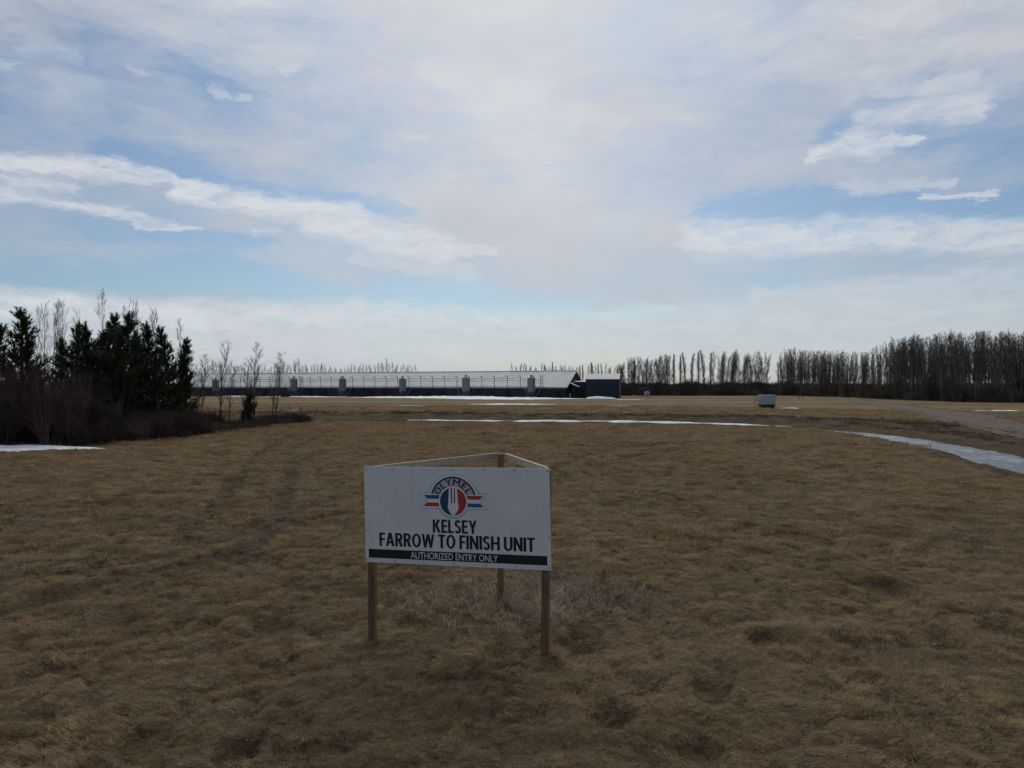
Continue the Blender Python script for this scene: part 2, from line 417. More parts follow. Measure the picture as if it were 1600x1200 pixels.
gx = RR * np.sin(TH); gy = RR * np.cos(TH)
gz, gd, gs, gb, gr, gh = terrain(gx, gy, True)
nR, nT = RR.shape
idx = np.arange(nR * nT).reshape(nR, nT); nxt = np.roll(idx, -1, axis=1)
quads = np.stack([idx[:-1], nxt[:-1], nxt[1:], idx[1:]], -1).reshape(-1, 4)[:, ::-1]
ground = np_mesh('ground', np.stack([gx, gy, gz], -1).reshape(-1, 3), quads, ground_mat(),
                 {'bank': np.maximum(gb, gh * .5).ravel(), 'rut': gr.ravel()})
tag(ground, kind='structure')

SNOWS = []
# strip sheet that follows the terrain
def strip(name, line, wl, wr, m, lift, n=10, attrs=None, zfun=None, crown=0.0, rag=0.0, seed=0, taper=True, step=1.0, tp=.8):
    L = [Vector((*p, 0)) for p in line]
    # resample
    pts = []; 
    for a, b in zip(L[:-1], L[1:]):
        k = max(1, int((b - a).length / step)); pts += [a.lerp(b, i / k) for i in range(k)]
    pts.append(L[-1]); N = len(pts); V = []; EE = []
    if name == 'snow': SNOWS.append(([(p.x, p.y) for p in pts], max(wl, wr)))
    for i, p in enumerate(pts):
        t = (pts[min(i + 1, N - 1)] - pts[max(i - 1, 0)]).normalized(); nrm = Vector((-t.y, t.x, 0))
        u = i / (N - 1); e = math.sin(math.pi * min(max(u, .001), .999)) ** tp if taper else 1
        a = wl * e * (1 + rag * float(fbm(np.array([i * .37]), np.array([seed * 3.1]), 1, 1, 3)[0]))
        b = wr * e * (1 + rag * float(fbm(np.array([i * .37]), np.array([seed * 3.1 + 50]), 1, 2, 3)[0]))
        for k in range(n + 1):
            s = k / n; o = -max(a, .01) + (max(a, .01) + max(b, .01)) * s
            q = p + nrm * -o; V.append((q.x, q.y, (1 - (2 * s - 1) ** 4) * (e if taper else 1)))
    V = np.array(V); edge = V[:, 2].copy()
    if name == 'snow': z0_ = sum(terrain(V[:, 0] + a, V[:, 1] + b) for a, b in ((.9, .2), (-.9, -.2), (.2, .8), (-.2, -.8), (.5, -.6), (-.5, .6))) / 6
    z = z0_ if name == 'snow' else terrain(V[:, 0], V[:, 1]) if zfun is None else np.full(len(V), zfun)
    lump = (1 + .5 * fbm(V[:, 0], V[:, 1], .5, seed + 3, 3)) if crown else 1
    V[:, 2] = z + lift + (crown * edge * lump if crown else 0)
    idx = np.arange(len(V)).reshape(N, n + 1)
    q = np.stack([idx[:-1, :-1], idx[:-1, 1:], idx[1:, 1:], idx[1:, :-1]], -1).reshape(-1, 4)
    o = np_mesh(name, V, q, m); return tag(o, kind='structure')

# gravel road on the right and the yard track in front of the barn
def dirt_mat(name, c1, c2):
    m, nt, p, out = mat(name)
    g = nt.n('ShaderNodeNewGeometry').outputs['Position']
    a = nt.mr(nt.noise(nt.v('MULTIPLY', g, (1, 1, 0)), .35, 6, .65), .3, .7); b = nt.mr(nt.noise(g, 5, 5, .7), .3, .7)
    c = nt.mix(a, c1, c2); c = nt.mix(nt.m('MULTIPLY', b, .35), c, (.15, .115, .08))
    nt.l(c, p.inputs['Base Color']); p.inputs['Roughness'].default_value = .95
    bp = nt.n('ShaderNodeBump'); bp.inputs['Strength'].default_value = .5; bp.inputs['Distance'].default_value = .04
    nt.l(b, bp.inputs['Height']); nt.l(bp.outputs[0], p.inputs['Normal']); return m
M['gravel'] = dirt_mat('packed_gravel', (.055, .041, .026), (.080, .060, .038))
M['mud'] = dirt_mat('dark_wheel_track', (.045, .033, .024), (.075, .057, .042))
ROAD = smooth_line([(26, 20), (31, 38), (37, 56), (56, 98), (86, 185), (100, 230)], 5)
strip('road', ROAD, 2.7, 2.7, M['gravel'], .03, 14, rag=.16, taper=False)
for k, off in enumerate((3.2, -1.6)):
    ln = [(x + off, y - off * .3) for x, y in ROAD[3:]]
    strip('wheel_track', ln, .32, .32, M['mud'], .045, 3, rag=.5, seed=k, taper=False)
strip('path', [G(560, 634.5), G(800, 634), G(1000, 633.5), G(1180, 632)], 3.5, 3.5, M['mud'], .03, 6, rag=.35, seed=4, step=2)
strip('path', [G(860, 628), G(1050, 626.5), G(1240, 625)], 4, 4, M['gravel'], .035, 6, rag=.35, seed=9, step=2)
strip('path', [G(1040, 622), G(1150, 622), G(1250, 623)], 4, 4, M['gravel'], .035, 6, rag=.35, seed=12, step=2)

# melt water in the ditch
def water_mat():
    m, nt, p, out = mat('wind_rippled_melt_water')
    g = nt.n('ShaderNodeNewGeometry').outputs['Position']
    p.inputs['Base Color'].default_value = (.10, .12, .15, 1); p.inputs['Roughness'].default_value = .13
    p.inputs['Specular IOR Level'].default_value = .6; p.inputs['IOR'].default_value = 1.33
    v = nt.v('MULTIPLY', g, (.9, 2.2, 1))
    h = nt.m('ADD', nt.noise(v, 1.6, 6, .6, .6), nt.m('MULTIPLY', nt.noise(v, 6, 3, .6), .3))
    slush = nt.mr(nt.noise(nt.v('MULTIPLY', g, (1, .35, 1)), 1.6, 5, .6), .48, .62)
    nt.l(nt.mix(slush, (.09, .11, .14), (.30, .33, .38)), p.inputs['Base Color'])
    bp = nt.n('ShaderNodeBump'); bp.inputs['Strength'].default_value = .55; bp.inputs['Distance'].default_value = .10
    nt.l(h, bp.inputs['Height']); nt.l(bp.outputs[0], p.inputs['Normal']); return m
wl = [p for p in DITCH if p[1] < 57.3 and p[1] > -25]
strip('water', wl, 2.3, 2.3, water_mat(), 0, 6, zfun=-.22, taper=False)
wl = [p for p in DITCH if p[1] > 56.5 and p[0] > -14]
wl = [(x + .6, y + 2.1) for x, y in wl]
strip('snow', wl, .27, .27, M['snow'], .04, 8, crown=.06, rag=.95, seed=2, step=.6, tp=.5)

BA = Vector((15.1, 200.0)); bang = R(20.5)
ax = Vector((-math.cos(bang), math.sin(bang))); pn = Vector((math.sin(bang), math.cos(bang)))   # along the barn, and away from the lens
def BP(a, b): q = BA + ax * a + pn * b; return (q.x, q.y)
sn = [([BP(-9, -7), BP(10, -8), BP(40, -9), BP(66, -8)], 8, 6, .45), ([BP(60, -6), BP(84, -5), BP(104, -5)], 3, 3, .22), ([BP(106, -5), BP(118, -5)], 2.5, 2.5, .2),
      ([BP(-4, -14), BP(14, -18), BP(32, -16)], 5, 5, .12), ([(24, 184), (31, 181), (36, 182)], 2.5, 2.5, .05), ([(20, 193), (24.5, 190), (28, 190)], 2.8, 2.8, .62),
      ([G(712, 631.3), G(800, 631.3), G(880, 631.5)], 2.6, 2.6, .1), ([G(578, 635.6), G(640, 635.8), G(700, 636)], 1.6, 1.6, .08), ([G(882, 636.2), G(925, 636.2)], 1, 1, .06),
      ([G(936, 636), G(997, 636)], 1.3, 1.3, .07), ([G(1020, 636), G(1048, 635.6)], 1.2, 1.2, .07), ([G(970, 618), G(1010, 617.6)], 6, 6, .1),
      ([G(1222, 641), G(1250, 642)], 1.5, 1.3, .12), ([G(1512, 645), G(1570, 643.6), G(1640, 642.5)], .9, .9, .1),
      ([(-34, 35.4), (-29, 35.3), (-25, 36), (-21.2, 37.2)], 2.6, 2.3, .2), ([G(424, 657.5), G(448, 655)], .5, .5, .12), ([G(452, 648.5), G(464, 647.5)], .6, .6, .1),
      ([G(240, 668), G(300, 664)], .8, .8, .1)]
for k, (ln, a, b, cr) in enumerate(sn):
    strip('snow', smooth_line(ln, 4), a, b, M['snow'], -.03, 10, crown=cr, rag=.55, seed=20 + k, step=.5 if len(ln) < 4 and cr < .2 else 1.0)

# ------------------------------------------------------------------ sign
def build_sign():
    P0 = Vector((-1.872, 9.12, 0)); dirv = Vector((2.32, -.60, 0)).normalized(); W = 2.42; H = 1.22
    back = Vector((dirv.y * -1, dirv.x, 0)); back = Vector((.25, .968, 0))
    root = empty('entry_sign', (-1.2, 9.4, 0))
    tag(root, 'white three-post farm entrance sign reading KELSEY FARROW TO FINISH UNIT', 'sign')
    inv = Matrix.Translation(-root.location)
    tilt = math.asin(.045 / W)
    # panel frame: local x along, local z up, local -y towards lens
    Mx = Matrix((( dirv.x * math.cos(tilt), back.x, -dirv.x * math.sin(tilt), 0), (dirv.y * math.cos(tilt), back.y, -dirv.y * math.sin(tilt), 0), (math.sin(tilt), 0, math.cos(tilt), 0), (0, 0, 0, 1)))
    Mx = inv @ Matrix.Translation((P0.x, P0.y, 1.005)) @ Mx
    pan = MB().box(0, W, -.006, 0, 0, H, Mx).build('panel', M['panel'], root)
    # posts
    def post(x, y, ztop, rz, lean=(0, 0)):
        g = T(x, y); m = MB(); s = .047
        mt = inv @ Matrix.Translation((x, y, 0)) @ Matrix.Rotation(rz, 4, 'Z')
        vs = []
        for z in (g - .3, g + .6, ztop):
            lx, ly = lean[0] * (ztop - z), lean[1] * (ztop - z)
            for a, b in ((-s, -s * .8), (-s * .8, -s), (s * .8, -s), (s, -s * .8), (s, s * .8), (s * .8, s), (-s * .8, s), (-s, s * .8)):
                vs.append(mt @ Vector((a + lx, b + ly, z)))
        fs = [(i * 8 + k, i * 8 + (k + 1) % 8, i * 8 + 8 + (k + 1) % 8, i * 8 + 8 + k) for i in range(2) for k in range(8)] + [tuple(range(16, 24))]
        m.add(vs, fs); m.build('post', M['post'], root)
    a1 = math.atan2(dirv.y, dirv.x)
    pl = P0 + dirv * .06 + back * .055; pr = P0 + dirv * (W - .062) + back * .055
    post(pl.x, pl.y, 2.20, a1, (.005, 0)); post(pr.x, pr.y, 2.245, a1, (-.012, 0)); pb = Vector((-.175, 10.86, 0)); post(pb.x, pb.y, 2.225, a1 + .3)
    # top rails (lumber on edge)
    def rail(a, b, za, zb, ext=.0):
        a = Vector((a.x, a.y, za)); b = Vector((b.x, b.y, zb)); d = (b - a); L = d.length; d.normalize()
        side = Vector((0, 0, 1)).cross(d).normalized(); up = d.cross(side)
        mt = inv @ Matrix.Translation(a) @ Matrix(((d.x, side.x, up.x, 0), (d.y, side.y, up.y, 0), (d.z, side.z, up.z, 0), (0, 0, 0, 1)))
        MB().box(-ext, L + ext, -.019, .019, -.089, 0, mt).build('rail', M['rail'], root)
    off = back * .13
    rail(pl + dirv * .02 + back * .01, pb - dirv * .075, 2.228, 2.235)
    rail(pr - dirv * .0 + back * .03, pb + dirv * .075, 2.272, 2.235)
    rail(P0 + dirv * .115 + back * .021, P0 + dirv * (W - .115) + back * .021, 2.222, 2.262)
    # printed matter as thin films on the panel; x from centre, y down from the top edge
    def pm(x, y, k): return Mx @ Vector((W / 2 + x, -.006 - .0012 * k, H - y))
    def film(name, polys, m, k, parent):
        mb = MB()
        for pl_ in polys:
            mb.add([pm(x, y, k) for x, y in pl_], [tuple(range(len(pl_)))])
        o = mb.build(name, m, parent); return o
    def arcpts(cx, cy, r, a0, a1, n=40): return [(cx + r * math.sin(R(a0 + (a1 - a0) * i / n)), cy - r * math.cos(R(a0 + (a1 - a0) * i / n))) for i in range(n + 1)]
    def ring(cx, cy, r0, r1, a0, a1, n=40):
        o = arcpts(cx, cy, r1, a0, a1, n); i_ = arcpts(cx, cy, r0, a0, a1, n)
        return [[o[k], i_[k], i_[k + 1], o[k + 1]] for k in range(n)]
    cx, cy = -.012, .415
    emb = film('emblem', [arcpts(cx, cy + .012, .352, -180, 180, 60)[:-1] if False else arcpts(cx, cy + .014, .350, -97, 97, 50)], M['glow'], 1, pan)
    def ribbon(s, e, k):    # outline grown by e
        x0, x1, xn = .15, .425 + e * 2.2, .335 + e * 1.2
        return [(cx + s * x0, .325 - e), (cx + s * x1, .325 - e), (cx + s * xn, .425), (cx + s * x1, .505 + e), (cx + s * x0, .505 + e)]
    for s in (-1, 1): film('ribbon', [ribbon(s, .014, 1)], M['glow'], 1.4, emb)
    film('disc', [arcpts(cx, cy + .018, .205, -180, 180, 60)[:-1]], M['glow'], 1.5, emb)
    film('arch', [arcpts(cx, cy, .328, -90, 90, 50)], M['white'], 2, emb)
    for s in (-1, 1): film('ribbon', [ribbon(s, .0, 1)], M['white'], 2.4, emb)
    film('arch', [arcpts(cx, cy - .06, .0, 0, 0, 1) and arcpts(cx, cy, .285, -73, 73, 50)], M['tan'], 3, emb)
    film('arch', ring(cx, cy, .280, .302, -74, 74), M['navy'], 3.4, emb)
    for s in (-1, 1):
        top = [(cx + s * .18, .345), (cx + s * .388, .345), (cx + s * .345, .392), (cx + s * .18, .392)]
        bot = [(cx + s * .18, .440), (cx + s * .345, .440), (cx + s * .392, .487), (cx + s * .18, .487)]
        film('ribbon', [top], M['blueink'] if s < 0 else M['red'], 3.8, emb)
        film('ribbon', [bot], M['red'] if s < 0 else M['blueink'], 3.8, emb)
    film('disc', [arcpts(cx, cy + .008, .190, -180, 180, 60)[:-1]], M['white'], 4.4, emb)
    film('disc', [arcpts(cx, cy + .008, .172, -180, 0, 40)], M['teal'], 5, emb)
    film('disc', [arcpts(cx, cy + .008, .172, 0, 180, 40)], M['red'], 5, emb)
    t0 = cy + .008 - .170
    fork = [[(cx - .052, t0 + .012), (cx - .030, t0), (cx - .026, t0 + .19), (cx - .064, t0 + .19)],
            [(cx - .013, t0), (cx + .013, t0), (cx + .010, t0 + .19), (cx - .010, t0 + .19)],
            [(cx + .030, t0), (cx + .052, t0 + .012), (cx + .064, t0 + .19), (cx + .026, t0 + .19)],
            [(cx - .064, t0 + .19), (cx + .064, t0 + .19), (cx + .070, t0 + .225), (cx + .066, t0 + .262), (cx + .045, t0 + .30), (cx + .012, t0 + .34), (cx - .012, t0 + .34), (cx - .045, t0 + .30), (cx - .066, t0 + .262), (cx - .070, t0 + .225)]]
    film('fork', fork, M['white'], 5.6, emb)
    film('bar', [[(-1.165, 1.050), (1.165, 1.050), (1.165, 1.162), (-1.165, 1.162)]], M['black'], 1, pan)
    def text(name, s, x, ytop, ybot, width, m, k, bold, parent, rot=0.0, sp=1.0):
        cu = bpy.data.curves.new('t', 'FONT'); cu.body = s; cu.size = 1; cu.space_character = sp
        cu.fill_mode = 'FRONT'; cu.resolution_u = 6
        to = bpy.data.objects.new('t', cu); link(to); C.view_layer.update()
        me = bpy.data.meshes.new_from_object(to.evaluated_get(C.evaluated_depsgraph_get()))
        bpy.data.objects.remove(to)
        co = np.array([v.co[:] for v in me.vertices]); 
        x0, x1 = co[:, 0].min(), co[:, 0].max()
        cap0, cap1 = (co[:, 1].min(), co[:, 1].max())
        w_ = width if width else (x1 - x0) / (cap1 - cap0) * (ybot - ytop) * .86
        ca, sa = math.cos(rot), math.sin(rot)
        for v in me.vertices:
            lx = ((v.co.x - x0) / (x1 - x0) - .5) * w_; ly = (1 - (v.co.y - cap0) / (cap1 - cap0) - .5) * (ybot - ytop)
            yc = (ytop + ybot) / 2
            v.co = pm(x + lx * ca - ly * sa, yc + lx * sa + ly * ca, k)
        if bold:      # heavier strokes: the same letters struck again a little to each side
            Vv = [v.co.copy() for v in me.vertices]; Fq = [tuple(p.vertices) for p in me.polygons]; mb = MB(); ux = (Mx.to_3x3() @ Vector((1, 0, 0))); uy = (Mx.to_3x3() @ Vector((0, -1, 0))); uz = (Mx.to_3x3() @ Vector((0, 0, 1)))
            for q, (ox, oz) in enumerate(((0, 0), (-1, 0), (1, 0), (-.5, .35), (.5, .35), (-.5, -.35), (.5, -.35))):
                mb.add([v + (ux * math.cos(rot) - uz * math.sin(rot)) * ox * bold + (uz * math.cos(rot) + ux * math.sin(rot)) * oz * bold + Vector((-back.x, -back.y, 0)) * q * .00012 for v in Vv], Fq)
            me = bpy.data.meshes.new(name); me.from_pydata(mb.V, [], mb.Fc)
        me.name = name; me.materials.clear(); me.materials.append(m)
        o = bpy.data.objects.new(name, me); link(o); o.parent = parent; return o
    TV, TH_ = .185, .155
    def V_(x, y0=0, y1=1): return [(x, y0), (x + TV, y0), (x + TV, y1), (x, y1)]
    def H_(x0, x1, y): return [(x0, y), (x1, y), (x1, y + TH_), (x0, y + TH_)]
    def D_(x0, y0, x1, y1, w_=TV): return [(x0, y0), (x0 + w_, y0), (x1 + w_, y1), (x1, y1)]
    def A_(cx_, cy_, rx, ry, a0, a1, n=14):
        o = []
        for k in range(n):
            a, b = R(a0 + (a1 - a0) * k / n), R(a0 + (a1 - a0) * (k + 1) / n); q = lambda t, e, f: (cx_ + (rx - e) * math.cos(t), cy_ + (ry - f) * math.sin(t))
            o.append([q(a, 0, 0), q(b, 0, 0), q(b, TV, TH_), q(a, TV, TH_)])
        return o
    GL = {'K': (.60, [V_(0), D_(.12, .48, .36, 1, .21), D_(.17, .56, .40, 0, .21)]), 'E': (.45, [V_(0), H_(.1, .45, 0), H_(.1, .42, .44), H_(.1, .45, 1 - TH_)]),
          'L': (.43, [V_(0), H_(.1, .43, 0)]), 'Y': (.60, [V_(.2075, 0, .46), D_(.2075, .40, 0, 1), D_(.2075, .40, .415, 1)]), 'F': (.43, [V_(0), H_(.1, .40, .42), H_(.1, .43, 1 - TH_)]),
          'A': (.64, [D_(0, 0, .215, 1), D_(.455, 0, .24, 1), H_(.16, .48, .21)]), 'R': (.56, [V_(0), H_(.1, .28, 1 - TH_), H_(.1, .28, .42)] + A_(.27, .71, .27, .29, -90, 90) + [D_(.36, 0, .20, .46, .21)]),
          'O': (.66, A_(.33, .5, .33, .515, 0, 360, 26)), 'W': (.90, [D_(.16, 0, 0, 1, .17), D_(.16, 0, .365, 1, .17), D_(.57, 0, .365, 1, .17), D_(.57, 0, .73, 1, .17)]), 'T': (.52, [V_(.167), H_(0, .52, 1 - TH_)]),
          'I': (TV, [V_(0)]), 'N': (.62, [V_(0), V_(.435), D_(.435, 0, 0, 1)]), 'H': (.61, [V_(0), V_(.425), H_(.1, .5, .43)]), 'U': (.60, [V_(0, .28), V_(.415, .28)] + A_(.30, .30, .30, .315, 180, 360)),
          'S': (.50, A_(.25, .735, .24, .28, 20, 270) + A_(.25, .275, .25, .29, -160, 90))}
    def words(str_, yt, yb, width):
        pieces, xx = [], 0
        for ch in str_:
            if ch == ' ': xx += .22; continue
            wd_, pl_ = GL[ch]; pieces += [[(a + xx, b) for a, b in p] for p in pl_]; xx += wd_ + .055
        xx -= .055; mb = MB()
        for q, p in enumerate(pieces):
            mb.add([pm((a / xx - .5) * width, yb + (yt - yb) * b, 1 + (q % 40) * .012) for a, b in p], [tuple(range(len(p)))])
        mb.build('lettering', M['black'], pan)
    words('KELSEY', .650, .815, .575); words('FARROW TO FINISH UNIT', .836, 1.006, 2.03)
    text('lettering', 'AUTHORIZED ENTRY ONLY', -.02, 1.066, 1.148, 1.14, M['white'], 2, .0, pan)
    for ch, a in zip('OLYMEL', (-58, -35, -14, 12, 38, 59)):
        rr_ = .232; x = cx + rr_ * math.sin(R(a)); y = cy - rr_ * math.cos(R(a)); hh = .080
        text('lettering', ch, x, y - hh / 2, y + hh / 2, {'O': .078, 'M': .092, 'L': .05, 'Y': .074, 'E': .054}[ch], M['navy'], 4, .0035, emb, R(a))
    text('lettering', '®', cx + .34, .30, .322, .022, M['blueink'], 4, .0, emb)
    # screws round the edge
    sp = [(.022 + (W - .044) * t - W / 2, .03) for t in (0, .16, .325, .49, .665, .825, 1)] + [(.022 + (W - .044) * t - W / 2, H - .03) for t in (0, .16, .325, .49, .665, .825, 1)]
    sp += [(-W / 2 + .022, .40), (-W / 2 + .022, .81), (W / 2 - .022, .44), (W / 2 - .022, .83)]
    for x, y in sp:
        mb = MB(); n = 8
        vs = [Mx @ Vector((W / 2 + x + .0095 * math.cos(2 * math.pi * k / n), -.006, H - y + .0095 * math.sin(2 * math.pi * k / n))) for k in range(n)]
        vs += [Mx @ Vector((W / 2 + x + .0062 * math.cos(2 * math.pi * k / n), -.0105, H - y + .0062 * math.sin(2 * math.pi * k / n))) for k in range(n)]
        mb.add(vs, [(k, (k + 1) % n, n + (k + 1) % n, n + k) for k in range(n)] + [tuple(range(n, 2 * n))]); mb.build('screw', M['screw'], root)
build_sign()

# ------------------------------------------------------------------ barn
def build_barn():
    root = empty('barn', (*BP(0, 0), 0)); loc = root.location
    tag(root, 'very long low hog barn with dark navy walls and pale metal roof', 'barn')
    LN, WD, EV, RG = 139.0, 19.0, 3.25, 7.75
    def P3(a, b, z): x, y = BP(a, b); return (x - loc.x, y - loc.y, z)
    mb = MB()
    v = [P3(0, 0, -.8), P3(0, WD, -.8), P3(0, WD, EV), P3(0, WD / 2, RG - .12), P3(0, 0, EV), P3(LN, 0, -.8), P3(LN, WD, -.8), P3(LN, WD, EV), P3(LN, WD / 2, RG - .12), P3(LN, 0, EV)]
    mb.add(v, [(0, 1, 2, 3, 4), (5, 9, 8, 7, 6), (0, 4, 9, 5), (1, 6, 7, 2)]).build('wall', M['siding'], root)
    # standing-seam roof slopes with overhang
    for s, nm in ((0, 'roof'), (1, 'roof')):
        mb = MB(); e = .5; rz = (RG - EV) / (WD / 2)
        b0 = -e if s == 0 else WD + e; zb = EV - e * rz
        a0, a1 = -.6, LN + .6
        mb.add([P3(a0, b0, zb), P3(a1, b0, zb), P3(a1, WD / 2, RG), P3(a0, WD / 2, RG), P3(a0, b0, zb + .1), P3(a1, b0, zb + .1), P3(a1, WD / 2, RG + .1), P3(a0, WD / 2, RG + .1)],
               [(4, 5, 6, 7), (0, 3, 2, 1), (0, 1, 5, 4), (0, 4, 7, 3), (1, 2, 6, 5)])
        sgn = -1 if s == 0 else 1
        for k in range(int(LN / 1.15) + 1):
            a = k * 1.15
            mb.add([P3(a, b0, zb + .1), P3(a + .05, b0, zb + .1), P3(a + .05, WD / 2, RG + .1), P3(a, WD / 2, RG + .1), P3(a, b0, zb + .15), P3(a + .05, b0, zb + .15), P3(a + .05, WD / 2, RG + .15), P3(a, WD / 2, RG + .15)],
                   [(4, 5, 6, 7), (0, 1, 5, 4), (0, 4, 7, 3), (1, 2, 6, 5)])
        mb.build(nm, M['roof'], root)
    mb = MB(); mb.add([P3(-.62, -.53, 2.80), P3(LN + .6, -.53, 2.80), P3(LN + .6, -.53, 3.02), P3(-.62, -.53, 3.02), P3(-.62, -.60, 2.80), P3(LN + .6, -.60, 2.80), P3(LN + .6, -.60, 3.02), P3(-.62, -.60, 3.02)],
                      [(4, 5, 6, 7), (0, 3, 2, 1), (3, 7, 6, 2), (0, 1, 5, 4), (0, 4, 7, 3)]); mb.build('gutter', M['trim'], root)
    mb = MB(); mb.tube([P3(-.6, WD / 2, RG + .12), P3(LN + .6, WD / 2, RG + .12)], .16, 5); mb.build('ridge_cap', M['trim'], root)
    # exhaust fans in pairs
    for px_ in (872, 794, 769, 692, 671, 601, 580, 507, 485, 415, 385):
            k_ = (px_ - 800) / F; a = (BA.x - k_ * BA.y) / (-ax.x + k_ * ax.y)
            c = Vector(P3(a, -.02, 1.25)); u = Vector((ax.x, ax.y, 0)); wv = Vector((0, 0, 1)); nn = Vector((-pn.x, -pn.y, 0))
            mb = MB(); n = 20
            def rg(r, d): return [c + (u * math.cos(2 * math.pi * k / n) + wv * math.sin(2 * math.pi * k / n)) * r + nn * d for k in range(n)]
            vs = rg(.72, 0) + rg(.72, .35) + rg(.62, .35) + rg(.60, .05)
            mb.add(vs, [(i * n + k, i * n + (k + 1) % n, (i + 1) * n + (k + 1) % n, (i + 1) * n + k) for i in range(3) for k in range(n)] + [tuple(range(3 * n, 4 * n))])
            f = mb.build('fan_housing', M['darkmetal'], root)
            hb = MB()
            for k in range(5):
                t = 2 * math.pi * k / 5; d = u * math.cos(t) + wv * math.sin(t); e_ = u * -math.sin(t) + wv * math.cos(t)
                hb.add([c + nn * .16 + d * .1 - e_ * .05, c + nn * .22 + d * .1 + e_ * .05, c + nn * .24 + d * .55 + e_ * .17, c + nn * .14 + d * .55 - e_ * .10], [(0, 1, 2, 3)])
            hb.add([c + nn * .25 + (u * math.cos(2 * math.pi * k / 8) + wv * math.sin(2 * math.pi * k / 8)) * .13 for k in range(8)], [tuple(range(8))])
            hb.build('blade_set', M['darkmetal'], f)
    # conveyor line held up on posts along the eave
    zt = 6.25; k = 0; a = 9.3
    while a < LN - 1:
        mb = MB(); mb.bar(P3(a, -.7, 2.4), P3(a, -.7, zt), .075, 5); mb.bar(P3(a, -.7, zt), P3(a + .75, -.7, zt + .03), .10, 5)
        mb.bar(P3(a, -.7, 2.9), P3(a, .1, 2.9), .04, 4); mb.bar(P3(a, -.7, 5.0), P3(a, 4.3, 5.45), .022, 4)
        mb.build('rail_post', M['darkmetal'], root); a += 4.0; k += 1
    mb = MB(); mb.bar(P3(8.6, -.78, 5.62), P3(LN - 1, -.78, 5.62), .055, 5); mb.build('feed_pipe', M['darkmetal'], root)
    mb = MB(); mb.bar(P3(7.6, -.78, 4.92), P3(LN - 1, -.78, 4.92), .05, 5); mb.build('feed_pipe', M['darkmetal'], root)
    mb = MB(); mb.bar(P3(5.5, -.75, 3.30), P3(LN - 1, -.75, 3.30), .06, 5); mb.build('feed_pipe', M['darkmetal'], root)
    # end wall: sloping porch roof over the door, and pale door jamb
    def Q(b, o, z): x, y = BP(-o, b); return (x - loc.x, y - loc.y, z)
    mb = MB(); mb.add([Q(2.6, 0, 4.5), Q(6.8, 0, 4.5), Q(6.8, 3.0, 3.2), Q(2.6, 3.0, 3.2), Q(2.6, 0, 4.35), Q(6.8, 0, 4.35), Q(6.8, 3.0, 3.05), Q(2.6, 3.0, 3.05)],
                      [(0, 1, 2, 3), (4, 7, 6, 5), (0, 3, 7, 4), (1, 5, 6, 2), (2, 6, 7, 3)]); mb.build('porch_roof', M['roof'], root)
    mb = MB(); mb.add([Q(3.0, .02, -.3), Q(4.2, .02, -.3), Q(4.2, .02, 2.1), Q(3.0, .02, 2.1), Q(3.0, .09, -.3), Q(4.2, .09, -.3), Q(4.2, .09, 2.1), Q(3.0, .09, 2.1)],
                      [(4, 5, 6, 7), (0, 4, 7, 3), (1, 2, 6, 5), (3, 7, 6, 2)]); dr = mb.build('door', M['darkmetal'], root)
    mb = MB(); mb.bar(Q(3.9, .1, 1.0), Q(3.9, .2, 1.0), .04, 5); mb.build('handle', M['galv'], dr)
    mb = MB(); mb.bar(Q(1.6, .8, -.3), Q(1.6, .8, 1.35), .22, 8); mb.build('downpipe', M['trim'], root)
build_barn()
def gable_shed(name, label, cat, corner, ang, L, Wd, ev, rise, side_e, mwall, mroof, seams=True, z0=-.5, door=False):
    """corner = nearest-left corner at ground, runs L along its front and Wd away"""
    root = empty(name, (corner[0], corner[1], 0), ang); tag(root, label, cat)
    mb = MB(); v = [(0, 0, z0), (L, 0, z0), (L, Wd, z0), (0, Wd, z0), (0, 0, ev), (L, 0, ev), (L, Wd, ev), (0, Wd, ev), (0, Wd / 2, ev + rise - .02), (L, Wd / 2, ev + rise - .02)]
    mb.add(v, [(0, 1, 5, 4), (3, 7, 6, 2), (1, 2, 6, 9, 5), (0, 4, 8, 7, 3)])
    if seams:
        k = .3
        while k < L: mb.box(k, k + .05, -.03, .0, z0, ev); k += .6
    mb.build('wall', mwall, root)
    e = side_e; mb = MB()
    for s in (0, 1):
        b0 = -e if s == 0 else Wd + e; zb = ev - e * rise / (Wd / 2)
        mb.add([(-e, b0, zb + .02), (L + e, b0, zb + .02), (L + e, Wd / 2, ev + rise + .02), (-e, Wd / 2, ev + rise + .02), (-e, b0, zb + .14), (L + e, b0, zb + .14), (L + e, Wd / 2, ev + rise + .14), (-e, Wd / 2, ev + rise + .14)],
               [(4, 5, 6, 7), (0, 3, 2, 1), (0, 1, 5, 4), (0, 4, 7, 3), (1, 2, 6, 5)])
    mb.build('roof', mroof, root)
    return root
bx = gable_shed('shed', 'tall plain navy metal shed at the right end of the long barn', 'shed', (20.75, 200.5), -R(12.7), 9.3, 8.0, 5.3, 1.5, .18, M['siding'], M['roof'])
cn = gable_shed('connecting_shed', 'low navy link with thin pale roof between barn gable and tall shed', 'shed', (18.0, 204.5), -R(12.7), 3.3, 4, 4.55, .25, .15, M['siding'], M['roof'])

